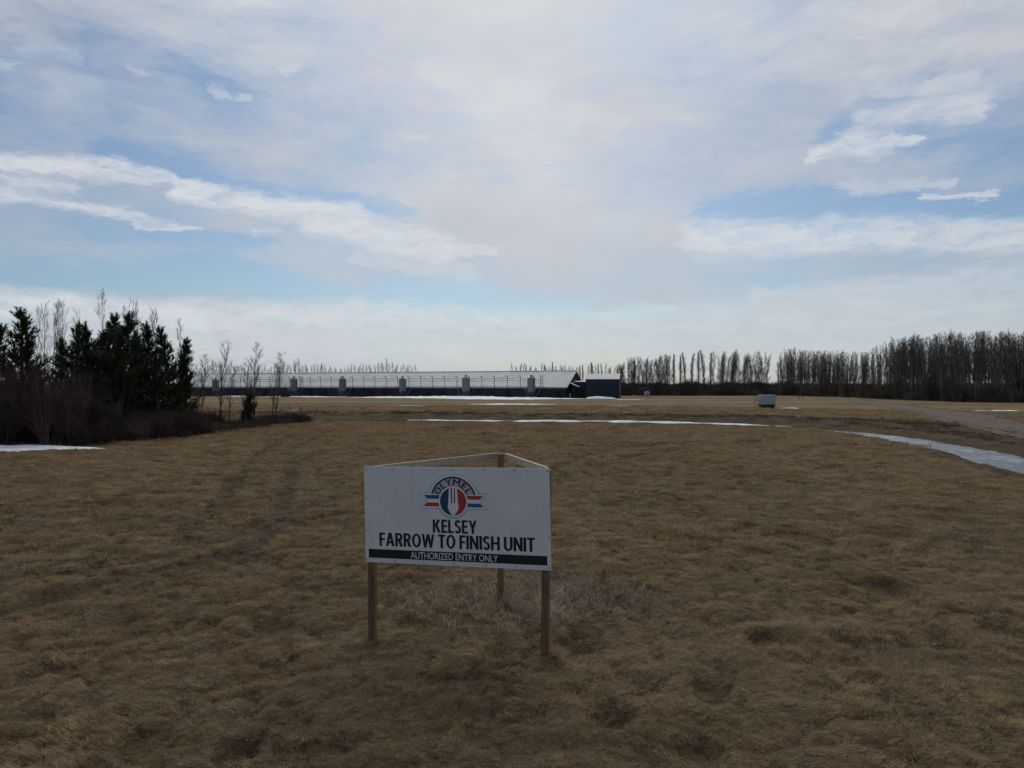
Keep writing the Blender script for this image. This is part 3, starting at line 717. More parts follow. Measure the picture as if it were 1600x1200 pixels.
# ------------------------------------------------------------------ feed silos
def build_silo():
    root = empty('feed_silo', (0, 0, 0))
    mb = MB(); prof = [(1.12, 2.0)]
    for k in range(12):
        z = 2.0 + k * .3; prof += [(1.12, z + .02), (1.165, z + .15), (1.12, z + .28)]
    prof += [(1.14, 5.62), (.95, 5.85), (.30, 6.3)]
    mb.lathe(prof, 20).build('bin', M['galv'], root, True)
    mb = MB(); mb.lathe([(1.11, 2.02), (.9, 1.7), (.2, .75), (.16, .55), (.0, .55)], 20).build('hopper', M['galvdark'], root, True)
    mb = MB(); mb.lathe([(.30, 6.28), (.36, 6.34), (.36, 6.5), (.22, 6.62), (0, 6.66)], 12).build('lid', M['darkmetal'], root, True)
    for k in range(4):
        t = math.pi / 4 + k * math.pi / 2; c, s = math.cos(t), math.sin(t)
        mb = MB(); mb.bar((1.12 * c, 1.12 * s, -.4), (1.12 * c, 1.12 * s, 2.3), .07, 5)
        t2 = t + math.pi / 2
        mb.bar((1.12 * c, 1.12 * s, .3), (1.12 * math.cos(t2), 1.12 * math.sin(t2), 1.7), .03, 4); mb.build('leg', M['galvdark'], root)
    mb = MB()
    for s in (-1, 1): mb.bar((.9 + s * .0 + .12, -.62 + s * .2, .3), (.9 + .12, -.62 + s * .2, 5.9), .03, 4)
    for k in range(18): mb.bar((1.02, -.82, .5 + k * .3), (1.02, -.42, .5 + k * .3), .018, 4)
    mb.bar((1.02, -.82, 5.9), (.5, -.62, 6.45), .03, 4); mb.bar((1.02, -.42, 5.9), (.5, -.42, 6.45), .03, 4)
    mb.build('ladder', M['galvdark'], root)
    mb = MB()
    for s in (-1, 1):
        pts = [(s * .15, .2, .55), (s * .8, .3, .45), (s * 1.4, .5, .7), (s * 1.85, .8, 1.5), (s * 2.25, 1.1, 2.5), (s * 2.45, 1.4, 2.75)]
        mb.tube(pts, .075, 6)
    mb.build('auger_tube', M['galv'], root, True)
    return root
silo0 = build_silo()
SPOS = (9.1, 29.2, 50.1, 71.3, 89.6, 121.3)
ordl = ['at the gable end, first from the right', 'second from the right', 'third from the right', 'fourth from the right', 'fifth from the right with a dark tank at its foot',
        'behind thin bare trees, farthest left']
for k in range(6):
    o = silo0 if k == 0 else copy_tree(silo0)
    x, y = BP(SPOS[k], -3.3); o.location = (x, y, T(x, y) - .1); o.rotation_euler = (0, 0, -bang + (.0, .5, -.3, .1, .3, 0, .2)[k])
    tag(o, 'galvanised feed silo ' + ordl[k], 'silo', 'feed silos along the barn wall')
    s_ = (1, 1.02, .98, 1, 1, .97, 1)[k]; o.scale = (s_, s_, s_)
x, y = BP(90.0, -6.4); root = empty('tank', (x, y, 0), -bang)
tag(root, 'low dark blue rectangular tank in front of a feed silo', 'tank')
mb = MB(); mb.box(-1.9, 1.9, -.8, .8, .25, 1.75)
for q in (-1.2, -.4, .4, 1.2): mb.box(q - .05, q + .05, -.86, -.8, .25, 1.75)
mb.build('body', M['siding'], root)
mb = MB(); mb.box(-1.95, 1.95, -.9, .9, 1.75, 1.85); mb.build('lid', M['darkmetal'], root)
mb = MB(); mb.box(-1.8, 1.8, -.7, -.5, -.3, .25); mb.box(-1.8, 1.8, .5, .7, -.3, .25); mb.build('skid', M['darkmetal'], root)
for off, nm in ((90.6, 'at the fifth silo'), (8.4, 'at the silo nearest the gable')):
    x, y = BP(off - 3.6 if off > 50 else off - 2.2, -2.6); rt = empty('access_ladder', (x, y, 0), -bang)
    tag(rt, 'dark caged ladder rising ' + nm, 'ladder')
    mb = MB()
    for s in (-.35, .35): mb.bar((s, 0, -.2), (s, 0, 6.4), .05, 5)
    for q in range(20): mb.bar((-.35, 0, .2 + q * .31), (.35, 0, .2 + q * .31), .025, 4)
    mb.build('ladder_frame', M['darkmetal'], rt)
    mb = MB()
    for z in (3.3, 4.2, 5.1, 6.0, 6.4):
        mb.tube([(-.35, 0, z), (-.45, -.45, z), (0, -.75, z), (.45, -.45, z), (.35, 0, z)], .03, 4)
    for q in ((-.45, -.45), (0, -.75), (.45, -.45)): mb.bar((q[0], q[1], 3.25), (q[0], q[1], 6.45), .025, 4)
    mb.build('cage', M['darkmetal'], rt)

# ------------------------------------------------------------------ box on its stand with steps; small bin; posts
def build_box():
    cx_, cy_ = G(1198, 641.5); z = T(cx_, cy_)
    root = empty('utility_box', (cx_, cy_, z), R(4)); root.scale = (.82, .82, .86); root.location.z += .18; tag(root, 'pale grey box raised on dark skids with a railed step, beyond the ditch', 'box')
    w_ = 1.17
    mb = MB(); mb.box(-w_, w_, -.8, .8, .42, 1.82)
    for q in (-.8, -.4, 0, .4, .8): mb.box(q - .02, q + .02, -.82, -.8, .45, 1.80)
    mb.build('body', M['box'], root)
    mb = MB(); mb.box(-w_ - .04, w_ + .04, -.86, .86, 1.82, 1.90); mb.build('lid', M['trim'], root)
    mb = MB(); mb.box(-w_ - .02, w_ + .02, -.84, .84, .27, .42); mb.build('base_frame', M['darkmetal'], root)
    for a in (-.95, -.3, .35, .95):
        mb = MB(); mb.box(a - .1, a + .1, -.7, .7, -.3, .27); mb.build('skid', M['post'], root)
    mb = MB(); mb.box(-w_ - .72, -w_ - .04, -.5, .5, .42, .48); mb.build('step', M['galv'], root)
    for a, b in ((-w_ - .68, -.46), (-w_ - .68, .46), (-w_ - .32, -.46), (-w_ - .08, -.46)):
        mb = MB(); mb.bar((a, b, -.3 if a < -w_ - .5 else .48), (a, b, 1.5), .035, 5); mb.build('rail_post', M['darkmetal'], root)
    mb = MB()
    for z_ in (1.05, 1.5): mb.bar((-w_ - .68, -.46, z_), (-w_ - .06, -.46, z_), .03, 5); mb.bar((-w_ - .68, -.46, z_), (-w_ - .68, .46, z_), .03, 5)
    mb.build('handrail', M['darkmetal'], root)
build_box()
x, y = G(1011, 620.6); rt = empty('storage_bin', (x, y, 0), .1); tag(rt, 'small grey bin with dark lid in the field right of the tall shed', 'bin')
mb = MB(); mb.add([(-.6, -.5, -.2), (.6, -.5, -.2), (.6, .5, -.2), (-.6, .5, -.2), (-.75, -.65, 1.35), (.75, -.65, 1.35), (.75, .65, 1.35), (-.75, .65, 1.35)],
                  [(0, 1, 5, 4), (1, 2, 6, 5), (2, 3, 7, 6), (3, 0, 4, 7)]).build('body', M['box'], rt)
mb = MB(); mb.box(-.8, .8, -.7, .7, 1.35, 1.45); mb.add([(-.8, -.7, 1.45), (.8, -.7, 1.45), (.8, .7, 1.45), (-.8, .7, 1.45), (-.5, 0, 1.75), (.5, 0, 1.75)], [(0, 1, 5, 4), (2, 3, 4, 5), (1, 2, 5), (3, 0, 4)]); mb.build('lid', M['siding'], rt)
for k, (px, hh, tl, lb) in enumerate(((1249, .85, -.12, 'short dark leaning post on the left beside the far road'), (1254, .95, .05, 'slightly taller dark post on the right beside the far road'))):
    x, y = G(px, 623.0); mb = MB(); mb.tube([(0, 0, -.2), (tl * .5, 0, hh * .5), (tl, 0, hh)], [.11, .10, .08], 6)
    o = mb.build('marker_post', M['post']); o.location = (x, y, T(x, y)); tag(o, lb, 'post', 'posts by the far road')

# ------------------------------------------------------------------ trees
def rnd_dir(d, ang, rng):
    """tilt direction d by ang (radians) about a random azimuth"""
    o = d.orthogonal().normalized(); o.rotate(Matrix.Rotation(rng.uniform(0, 2 * math.pi), 3, d))
    return (d * math.cos(ang) + o * math.sin(ang)).normalized()
def limb(mb, p, d, L, r0, r1, n, k, rng, up=.12, wob=.10):
    pts = [p.copy()]; 
    for i in range(k):
        d = (d + Vector((rng.gauss(0, wob), rng.gauss(0, wob), up + rng.gauss(0, wob * .5)))).normalized(); p = p + d * (L / k); pts.append(p.copy())
    mb.tube(pts, [r0 + (r1 - r0) * i / k for i in range(k + 1)], n, cap=False); return pts
def at(pts, t):
    f = t * (len(pts) - 1); i = min(int(f), len(pts) - 2); return pts[i].lerp(pts[i + 1], f - i), (pts[i + 1] - pts[i]).normalized()
def bare_tree(seed, h, b0=.18, nb=34, spread=30, blen=.26, nsub=5, ntw=3, r=.11, tw=.012, lean=0.0, mtrunk='bark', mtwig='twig', forks=0, up=.16, wb=.05):
    rng = random.Random(seed); tb, cb = MB(), MB()
    tr = limb(tb, Vector((0, 0, -.3)), Vector((lean, 0, 1)).normalized(), h + .3, r, r * .12, 6, 9, rng, .05, .035)
    for q in range(forks):
        p, d = at(tr, rng.uniform(.15, .45)); limb(tb, p, rnd_dir(d, R(22), rng), h * rng.uniform(.45, .6), r * .6, r * .1, 5, 7, rng, .10, .05)
    for i in range(nb):
        t = b0 + (1 - b0) * ((i + rng.random()) / nb) ** .85 * .99; p, d = at(tr, t)
        prof = (1 - t) ** .6 * .85 + .22 if t > .3 else .8
        L = h * blen * prof * rng.uniform(.6, 1.2)
        rb = max(r * .38 * (1 - t) + tw * 1.3, tw * 1.3)
        br = limb(cb, p, rnd_dir(Vector((lean * .3, 0, 1)).normalized(), R(spread * rng.uniform(.75, 1.35)), rng), L, rb, tw * .8, 4, 5, rng, up, wb)
        for j in range(nsub):
            p2, d2 = at(br, rng.uniform(.2, .95))
            sb = limb(cb, p2, rnd_dir(d2, R(rng.uniform(18, 42)), rng), L * rng.uniform(.3, .55), tw * 1.1, tw * .6, 3, 3, rng, up, wb)
            for k in range(ntw):
                p3, d3 = at(sb, rng.uniform(.2, 1)); limb(cb, p3, rnd_dir(d3, R(rng.uniform(15, 38)), rng), L * rng.uniform(.14, .3), tw * .8, tw * .35, 3, 2, rng, up, wb)
    return tb, cb
def tree_proto(name, tb, cb, mt, mc):
    root = empty(name); tb.build('trunk', M[mt], root, True); cb.build('crown', M[mc], root); return root
def place(protos, used, k, x, y, s, rz, label, cat, group, sx=1.0, tilt=0.0):
    p = protos[k]
    if k in used: o = copy_tree(p)
    else: o = p; used.add(k)
    o.location = (x, y, T(x, y)); o.scale = (s * sx, s * sx, s); o.rotation_euler = (0, tilt, rz); tag(o, label, cat, group); return o
rng = random.Random(5)
# --- far rows and the stand on the right: crowns 14 m tall at scale 1
tall = [tree_proto('poplar_tree', *bare_tree(100 + i, 14, .15, 34, 26, .27, 5, 3, .11, .017, up=.07), 'bark', 'twig') for i in range(4)]
colm = [tree_proto('columnar_poplar', *bare_tree(200 + i, 14, .10, 70, 15, .22, 5, 3, .14, .020, up=.05), 'bark', 'twig') for i in range(3)]
aspn = [tree_proto('aspen_tree', *bare_tree(300 + i, 14, .25, 30, 25, .19, 4, 3, .12, .014, up=.05, wb=.03), 'aspenbark', 'paletwig' if i % 2 else 'twig') for i in range(5)]
ut, uc, ua = set(), set(), set()
def top_of(px, tab):
    return float(np.interp(px, [a for a, b in tab], [b for a, b in tab]))
# row right of the shed: leaning clump, separate columns, leaning thin ones
rowtop = [(965, 572), (985, 562), (1000, 563), (1050, 556), (1100, 553), (1150, 551), (1200, 555)]
sep_px = [1053, 1063, 1072, 1080, 1091, 1101, 1110]
for i, px in enumerate(sep_px):
    D = 262; x = (px - 800) / F * D; h = (HZ - top_of(px, rowtop)) / F * D + CAMH - (0, .5, -.3, 0, -.4, -.8, 0)[i]
    place(colm, uc, i % 3, x, D, h / 14, rng.uniform(0, 6), 'narrow bare columnar poplar with sky on both sides, ' + ['first', 'second', 'third', 'fourth', 'fifth', 'sixth', 'last'][i] + ' from left of the open row', 'poplar', 'spaced columnar poplars in the far row', .95)
for i in range(36):
    px = 966 + i * 2.3 + rng.uniform(-1.2, 1.2); D = rng.uniform(255, 275); x = (px - 800) / F * D; h = ((HZ - top_of(px, rowtop)) / F * D + CAMH) * rng.uniform(.90, 1.04)
    place(tall, ut, i % 4, x, D, h / 14, rng.uniform(0, 6), 'bare poplar in the close-set row right of the tall shed', 'poplar', 'close-set poplars right of the shed', 1.0, -.10 if px < 1000 else rng.uniform(-.05, .03))
for i in range(36):
    px = 1117 + i * 2.3 + rng.uniform(-1.5, 1.5); D = rng.uniform(262, 285); x = (px - 800) / F * D; h = ((HZ - top_of(px, rowtop)) / F * D + CAMH) * rng.uniform(.82, 1.04)
    place(tall, ut, i % 4, x, D, h / 14, rng.uniform(0, 6), 'thin bare poplar at the leaning right end of the far row', 'poplar', 'thin leaning poplars at the right of the far row', .85, -.16 + rng.uniform(-.06, .08) if px < 1160 else rng.uniform(-.06, .06))
# rows behind the barn
for i in range(78):
    px = 302 + i * 4.5 + rng.uniform(-1.5, 1.5); D = rng.uniform(330, 345); x = (px - 800) / F * D
    h = ((HZ - (569 + 4 * math.sin(px * .05))) / F * D + CAMH) * rng.uniform(.84, 1.04)
    place(tall, ut, i % 4, x, D, h / 14, rng.uniform(0, 6), 'bare poplar top showing over the left half of the barn roof', 'poplar', 'poplars behind the left of the barn', .8)
for i in range(36):
    px = 802 + i * 4.8 + rng.uniform(-1.5, 1.5); D = rng.uniform(320, 335); x = (px - 800) / F * D
    h = ((HZ - (571 + 2 * math.sin(px * .1))) / F * D + CAMH) * rng.uniform(.88, 1.05)
    place(colm if i % 3 else tall, uc if i % 3 else ut, i % 3, x, D, h / 14, rng.uniform(0, 6), 'bare poplar top showing over the right end of the barn roof', 'poplar', 'poplars behind the right of the barn', .8)
# stand on the right, front edge runs from (102,270) to (120,150)
sttop = [(1212, 562), (1225, 546), (1300, 551), (1360, 551), (1385, 532), (1450, 524), (1500, 520), (1600, 522), (1700, 520)]
for i in range(290):
    u = rng.random(); px = 1214 + (1665 - 1214) * u
    base = float(np.interp(px, [1214, 1300, 1400, 1500, 1600, 1800], [617.5, 620, 624.5, 628, 629.5, 632]))
    Df = CAMH * F / (base - HZ); D = Df + rng.random() ** 1.3 * 26 + 1; x = (px - 800) / F * D
    h = ((HZ - top_of(px, sttop)) / F * D + CAMH) * rng.choice([rng.uniform(.78, .95), rng.uniform(.92, 1.03), rng.uniform(.94, 1.02)])
    edge = px > 1214
    place(aspn, ua, i % 5, x, D, h / 14, rng.uniform(0, 6), 'tall bare aspen in the dense leafless stand on the right', 'aspen', 'aspens of the right-hand stand', .95, rng.uniform(-.03, .03))
for px, tt in ((1216, 566), (1220, 556)):
    D = 240; x = (px - 800) / F * D
    place(aspn, ua, 0, x, D, ((HZ - tt) / F * D + CAMH) / 14, .3, 'bare aspen standing at the left edge of the right-hand stand, top ' + ('lower' if tt > 560 else 'higher'), 'aspen', 'aspens of the right-hand stand', .8)

# --- stuff scattered by geometry nodes from explicit points
def scatter(name, protos, pts, rots, scls, kinds, label, cat, kind='stuff'):
    col_ = bpy.data.collections.new(name + '_sources')
    obs = []
    for i, (mb, m) in enumerate(protos):
        me = bpy.data.meshes.new('s'); me.from_pydata(mb.V, [], mb.Fc); me.materials.append(m)
        o = bpy.data.objects.new('%s_source_%02d' % (name, i), me); col_.objects.link(o)
    me = bpy.data.meshes.new(name); me.vertices.add(len(pts)); me.vertices.foreach_set('co', np.asarray(pts, np.float32).ravel())
    a = me.attributes.new('rot', 'FLOAT_VECTOR', 'POINT'); a.data.foreach_set('vector', np.asarray(rots, np.float32).ravel())
    a = me.attributes.new('scl', 'FLOAT_VECTOR', 'POINT'); a.data.foreach_set('vector', np.asarray(scls, np.float32).ravel())
    a = me.attributes.new('knd', 'INT', 'POINT'); a.data.foreach_set('value', np.asarray(kinds, np.int32))
    me.update(); me.materials.append(protos[0][1])
    o = link(bpy.data.objects.new(name, me))
    ng = bpy.data.node_groups.new(name, 'GeometryNodeTree')
    ng.interface.new_socket('Geometry', in_out='INPUT', socket_type='NodeSocketGeometry'); ng.interface.new_socket('Geometry', in_out='OUTPUT', socket_type='NodeSocketGeometry')
    g = NT(ng); gi = g.n('NodeGroupInput'); go = g.n('NodeGroupOutput')
    iop = g.n('GeometryNodeInstanceOnPoints'); ci = g.n('GeometryNodeCollectionInfo')
    ci.inputs['Collection'].default_value = col_; ci.inputs['Separate Children'].default_value = True; ci.inputs['Reset Children'].default_value = True
    g.l(gi.outputs[0], iop.inputs['Points']); g.l(ci.outputs[0], iop.inputs['Instance']); iop.inputs['Pick Instance'].default_value = True
    def at_(n_, t_):
        q = g.n('GeometryNodeInputNamedAttribute', data_type=t_); q.inputs['Name'].default_value = n_; return q.outputs['Attribute']
    g.l(at_('knd', 'INT'), iop.inputs['Instance Index'])
    e2r = g.n('FunctionNodeEulerToRotation'); g.l(at_('rot', 'FLOAT_VECTOR'), e2r.inputs[0]); g.l(e2r.outputs[0], iop.inputs['Rotation'])
    g.l(at_('scl', 'FLOAT_VECTOR'), iop.inputs['Scale']); g.l(iop.outputs[0], go.inputs[0])
    md = o.modifiers.new('scatter', 'NODES'); md.node_group = ng
    return tag(o, label, cat, kind=kind)

# brush clump, about 1 m wide and 1 m tall at scale 1
def brush(seed, n=46, h=1.0, tw=.007, spread=28, rad=.35):
    rg = random.Random(seed); mb = MB()
    for i in range(n):
        a = rg.uniform(0, 6.28); q = rad * math.sqrt(rg.random()); p = Vector((q * math.cos(a), q * math.sin(a), -.05))
        st = limb(mb, p, rnd_dir(Vector((0, 0, 1)), R(rg.uniform(3, spread)), rg), h * rg.uniform(.5, 1.05), tw * 1.3, tw * .5, 3, 4, rg, .03, .12)
        for k in range(5):
            p2, d2 = at(st, rg.uniform(.25, 1)); limb(mb, p2, rnd_dir(d2, R(rg.uniform(20, 50)), rg), h * rg.uniform(.12, .32), tw * .8, tw * .35, 3, 2, rg, .05, .1)
    return mb
npr = np.random.default_rng(3)
pts, rt_, sl, kd = [], [], [], []
def addp(x, y, s, sz, n, lift=0.0, tilt=.1):
    pts.append((x, y, T(x, y) + lift)); rt_.append((npr.normal(0, tilt), npr.normal(0, tilt), npr.uniform(0, 6.28))); sl.append((s, s, sz)); kd.append(int(npr.integers(0, n)))
# understory of the right-hand stand
for i in range(520):
    px = 1212 + 600 * npr.random(); base = float(np.interp(px, [1214, 1300, 1400, 1500, 1600, 1800], [617.5, 620, 624.5, 628, 629.5, 632]))
    D = CAMH * F / (base - HZ) + npr.random() ** 1.2 * 36 - .5; addp((px - 800) / F * D, D, 2.4, npr.choice([npr.uniform(1.2, 3), npr.uniform(2, 4.4), npr.uniform(3, 7.5)]), 3)
for i in range(360):
    px = npr.uniform(955, 1225); D = npr.uniform(252, 300); addp((px - 800) / F * D, D, 3.4, npr.choice([npr.uniform(1.5, 3.2), npr.uniform(2.4, 3.9), npr.uniform(3.5, 6)]), 3)
for i in range(260):
    px = npr.uniform(240, 990); D = npr.uniform(330, 350); addp((px - 800) / F * D, D, 5, npr.uniform(3, 5), 3)
scatter('underbrush', [(brush(40 + i, 55, 1, .011, 30, .6), M['paletwig' if i == 1 else 'twig']) for i in range(3)], pts, rt_, sl, kd, 'dark leafless underbrush along the foot of the far poplars and aspens', 'underbrush')
pts, rt_, sl, kd = [], [], [], []
for i in range(330):
    px = 1222 + 560 * npr.random(); base = float(np.interp(px, [1214, 1300, 1400, 1500, 1600, 1800], [617.5, 620, 624.5, 628, 629.5, 632]))
    D = CAMH * F / (base - HZ) + (26 + npr.random() * 34 if px < 1665 else npr.random() * 50); x = (px - 800) / F * D; h = ((HZ - top_of(px, sttop)) / F * D + CAMH) * npr.uniform(.72, .97)
    pts.append((x, D, 0)); rt_.append((npr.normal(0, .03), npr.normal(0, .03), npr.uniform(0, 6.28))); q = h / 14; sl.append((q, q, q)); kd.append(int(npr.integers(0, 2)))
def whole(i):
    tb, cb = bare_tree(330 + i, 14, .25, 30, 25, .19, 4, 3, .13, .014, up=.05, wb=.03); return tb.add(cb.V, cb.Fc)
scatter('aspen_wood', [(whole(i), M['paletwig']) for i in range(2)], pts, rt_, sl, kd, 'deeper rows of bare aspens filling the stand on the right', 'aspens')
# distant wood on the skyline
def wood_clump(seed):
    rg = random.Random(seed); mb = MB()
    for i in range(60):
        x = rg.uniform(-6, 6); y = rg.uniform(-3, 3); p = Vector((x, y, -1)); st = limb(mb, p, rnd_dir(Vector((0, 0, 1)), .1, rg), rg.uniform(8, 13), .4, .12, 3, 4, rg, .05, .06)
        for k in range(14):
            p2, d2 = at(st, rg.uniform(.1, 1)); limb(mb, p2, rnd_dir(d2, R(rg.uniform(20, 60)), rg), rg.uniform(1.5, 3.5), .2, .05, 3, 2, rg, .1, .2)
    return mb
pts, rt_, sl, kd = [], [], [], []
for i in range(420):
    a = npr.uniform(-.75, .75); D = npr.uniform(900, 1000); s = npr.uniform(.45, .75)
    pts.append((math.tan(a) * D, D, 0)); rt_.append((0, 0, npr.choice([0, 3.14]))); sl.append((s * 1.6, s, s)); kd.append(int(npr.integers(0, 2)))
scatter('distant_wood', [(wood_clump(60 + i), M['twig']) for i in range(2)], pts, rt_, sl, kd, 'low dark strip of woodland along the far skyline', 'wood')

# --- left shelterbelt: pines
def pine(seed, h, wid, mult=1.0):
    rg = random.Random(seed); tb, cb = MB(), MB()
    tr = limb(tb, Vector((0, 0, -.3)), Vector((0, 0, 1)), h * .97 + .3, .13, .03, 7, 9, rg, .02, .03)
    nb = int(h * 11 * mult)
    def tuft(p, d, L):
        for q in range(24):
            dd = rnd_dir(d, R(rg.uniform(8, 58)), rg); s = p + d * rg.uniform(-.6, .45) * L; e = s + dd * L * rg.uniform(.35, .7)
            wv = dd.orthogonal().normalized(); wv.rotate(Matrix.Rotation(rg.uniform(0, 6.28), 3, dd)); wv *= .0135
            n = len(cb.V); cb.V += [tuple(s - wv), tuple(s + wv), tuple(e)]; cb.Fc.append((n, n + 1, n + 2))
    for i in range(nb):
        t = .10 + .88 * (i + rg.random()) / nb; p, d = at(tr, t)
        env = (min(1, (1 - t) * 1.8 + .10)) * (.75 + .25 * min(1, t / .25)); L = wid * env * rg.uniform(.55, 1.25)
        elev = R(rg.uniform(5, 30) + 35 * t)
        a = rg.uniform(0, 6.28); dirn = Vector((math.cos(a) * math.cos(elev), math.sin(a) * math.cos(elev), math.sin(elev)))
        br = limb(tb, p, dirn, L, .028, .01, 3, 4, rg, .13, .08)
        nt_ = int(4 + L * 7)
        for j in range(nt_):
            tt = .30 + .70 * (j + rg.random()) / nt_; p2, d2 = at(br, min(tt, .999)); dd = rnd_dir((d2 + Vector((0, 0, .9))).normalized(), R(rg.uniform(5, 55)), rg)
            L2 = rg.uniform(.12, .40) * (1.0 if tt < .9 else .6); p3 = p2 + dd * L2
            tuft(p3, (dd + Vector((0, 0, .5))).normalized(), rg.uniform(.22, .34))
            if rg.random() < .5: tuft(p2 + dd * L2 * .4, (dd + Vector((0, 0, .5))).normalized(), .24)
    for k in range(5): tuft(tr[-1] + Vector((0, 0, -.12 + .1 * k)), Vector((0, 0, 1)), .26)
    return tb, cb
pines = [tree_proto('pine_tree', *pine(500 + i, 7.5, (1.35, 1.05, 1.2, .95)[i]), 'pinebark', 'needle') for i in range(4)]
up_ = set()
PN = [(-6, 509, 44, 0, 'at the left edge of the photo'), (28, 487, 46, 0, 'standing tall second from the left edge'), (92, 530, 50, 2, 'low and rounded behind bare saplings'), (113, 505, 47, 2, 'with a pointed top in the gap left of the tallest pines'),
      (143, 507, 46, 1, 'leaning against the tallest pine on its left'), (161, 491, 45, 3, 'with a narrow spire, left of the tallest pair'), (183, 489, 44, 0, 'broad and tallest of the shelterbelt'), (198, 508, 47, 1, 'just right of the tallest pine'),
      (226, 524, 48, 2, 'shorter, between the tallest pine and the next dense one'), (248, 507, 47, 1, 'dense with a flat double top'), (265, 512, 49, 3, 'right-hand of the double-topped pair'), (281, 530, 50, 3, 'tapering to a thin top near the right end'),
      (293, 562, 52, 2, 'smallest and last at the right end'), (55, 548, 48, 2, 'low, behind the red-brown shrubs'), (0, 0, 0, 0, '')]
PN[-1:] = [(172, 520, 49, 2, 'rounded, filling in behind the tallest pair'), (212, 530, 50, 0, 'low, filling the dip right of the tallest pine'), (130, 535, 50, 1, 'low, behind the leaning pine'), (0, 0, 0, 0, '')]
for px, ty, D, k, lb in PN[:-1]:
    x = (px - 800) / F * D; h = (HZ - ty) / F * D + CAMH
    place(pines, up_, k, x, D, h / 7.5, rng.uniform(0, 6), 'dark green pine ' + lb, 'pine tree', 'pines of the left shelterbelt', 1.35)
# young spruce by the saplings
tb, cb = pine(77, 2.4, .8, 1.6); sp = tree_proto('young_pine', tb, cb, 'pinebark', 'needle'); x, y = G(388, 664); sp.location = (x, y, T(x, y)); tag(sp, 'small dark young pine at the foot of the bare saplings', 'pine tree')
# bare saplings
sapl = [tree_proto('bare_sapling', *bare_tree(700 + i, 9, .22, 26, 27, .26, 5, 3, .075, .0085, mtwig='paletwig', forks=(0, 1, 1, 0)[i], up=.10), 'bark', 'paletwig') for i in range(4)]
us = set()
SP = [(40, 490, 53, 'first from the left, behind the pines'), (58, 492, 54, 'second from the left, above the low pine'), (70, 482, 55, 'third from the left'), (80, 479, 54, 'fourth from the left'), (94, 481, 54, 'forked, fifth from the left'),
      (102, 484, 55, 'sixth from the left'), (122, 494, 56, 'rising behind the pointed pine'), (167, 465, 52, 'whose top is highest of all, above the tallest pines'), (204, 494, 55, 'right of the tallest pine'), (218, 480, 54, 'tall, above the gap right of the tallest pine'), (232, 492, 55, 'behind the shorter pine'),
      (241, 493, 56, 'behind the double-topped pine'), (282, 506, 55, 'above the tapering last pine'), (186, 486, 57, 'faint behind the tallest pair')]
for i, (px, ty, D, lb) in enumerate(SP):
    x = (px - 800) / F * D; h = (HZ - ty) / F * D + CAMH
    place(sapl, us, i % 4, x, D, h / 9, rng.uniform(0, 6), 'thin leafless tree ' + lb, 'bare tree', 'bare trees of the left shelterbelt', .6, rng.uniform(-.04, .06))
SP2 = [(303, 541, 56, 2, .08, 'right beside the last pine'), (312, 556, 60, 0, .22, 'leaning right in front of the barn'), (345, 541, 60, 1, .0, 'bushy, in front of the left barn end'), (358, 575, 61, 3, .1, 'small, between two bushy ones'),
       (388, 565, 60, 2, -.04, 'dense and forked, above the young pine'), (398, 540, 61, 0, .0, 'with a tall thin leader above the young pine'), (430, 556, 63, 1, .03, 'thin, right end of the shelterbelt'), (425, 575, 62, 3, -.06, 'low, near the snow scrap')]
for i, (px, ty, D, k, tl, lb) in enumerate(SP2):
    x = (px - 800) / F * D; h = (HZ - ty) / F * D + CAMH
    place(sapl, us, k, x, D, h / 9, rng.uniform(0, 6), 'leafless sapling ' + lb, 'bare tree', 'bare trees of the left shelterbelt', 1.25, tl)
# shrubs, 4.5 m at scale 1
def shrub(seed, n=22, h=4.4, tw=.008):
    rg = random.Random(seed); sb, cb = MB(), MB()
    for i in range(n):
        a = rg.uniform(0, 6.28); q = .5 * math.sqrt(rg.random()); p = Vector((q * math.cos(a), q * math.sin(a), -.2))
        st = limb(sb, p, (Vector((math.cos(a) * rg.uniform(.05, .55), math.sin(a) * rg.uniform(.05, .55), 1))).normalized(), h * rg.uniform(.6, .95), .03, .010, 4, 6, rg, .03, .07)
        for k in range(16):
            p2, d2 = at(st, rg.uniform(.15, 1)); L = h * rg.uniform(.12, .26)
            b = limb(cb, p2, rnd_dir(d2, R(rg.uniform(18, 50)), rg), L, tw * 1.3, tw * .7, 3, 3, rg, .08, .12)
            for j in range(6):
                p3, d3 = at(b, rg.uniform(.2, 1)); limb(cb, p3, rnd_dir(d3, R(rg.uniform(20, 50)), rg), L * rg.uniform(.3, .6), tw * .85, tw * .4, 3, 2, rg, .06, .12)
    return sb, cb
def shrub_proto(i, m):
    sb, cb = shrub(800 + i); root = empty('shrub'); sb.build('stem', M['twig'], root); cb.build('twigs', M[m], root); return root
shr = [shrub_proto(0, 'redtwig'), shrub_proto(1, 'redtwig'), shrub_proto(2, 'twig')]
ush = set()
SH = [(-20, 560, 40, 0), (20, 566, 41, 1), (55, 560, 40, 0), (78, 563, 38.5, 1), (95, 556, 41, 1), (125, 580, 40.5, 0), (140, 600, 41.5, 2), (168, 612, 42, 2), (195, 624, 43, 1), (222, 632, 44, 2), (5, 590, 38.5, 2), (245, 638, 45, 1), (110, 585, 39.4, 2), (150, 640, 40.4, 1)]
wh = ['at the very left edge, tall', 'second from the left edge', 'third from the left edge', 'with pale spreading stems behind the snow tip', 'highest of the red-brown shrubs', 'below the pointed pine', 'grey-brown, below the leaning pine', 'below the tallest pines',
      'low, right below the tallest pine', 'low, below the shorter pine', 'in front at the left edge by the snow', 'lowest, below the double-topped pine', 'grey, in front of the highest shrub', 'low in front, right of the snow tip']
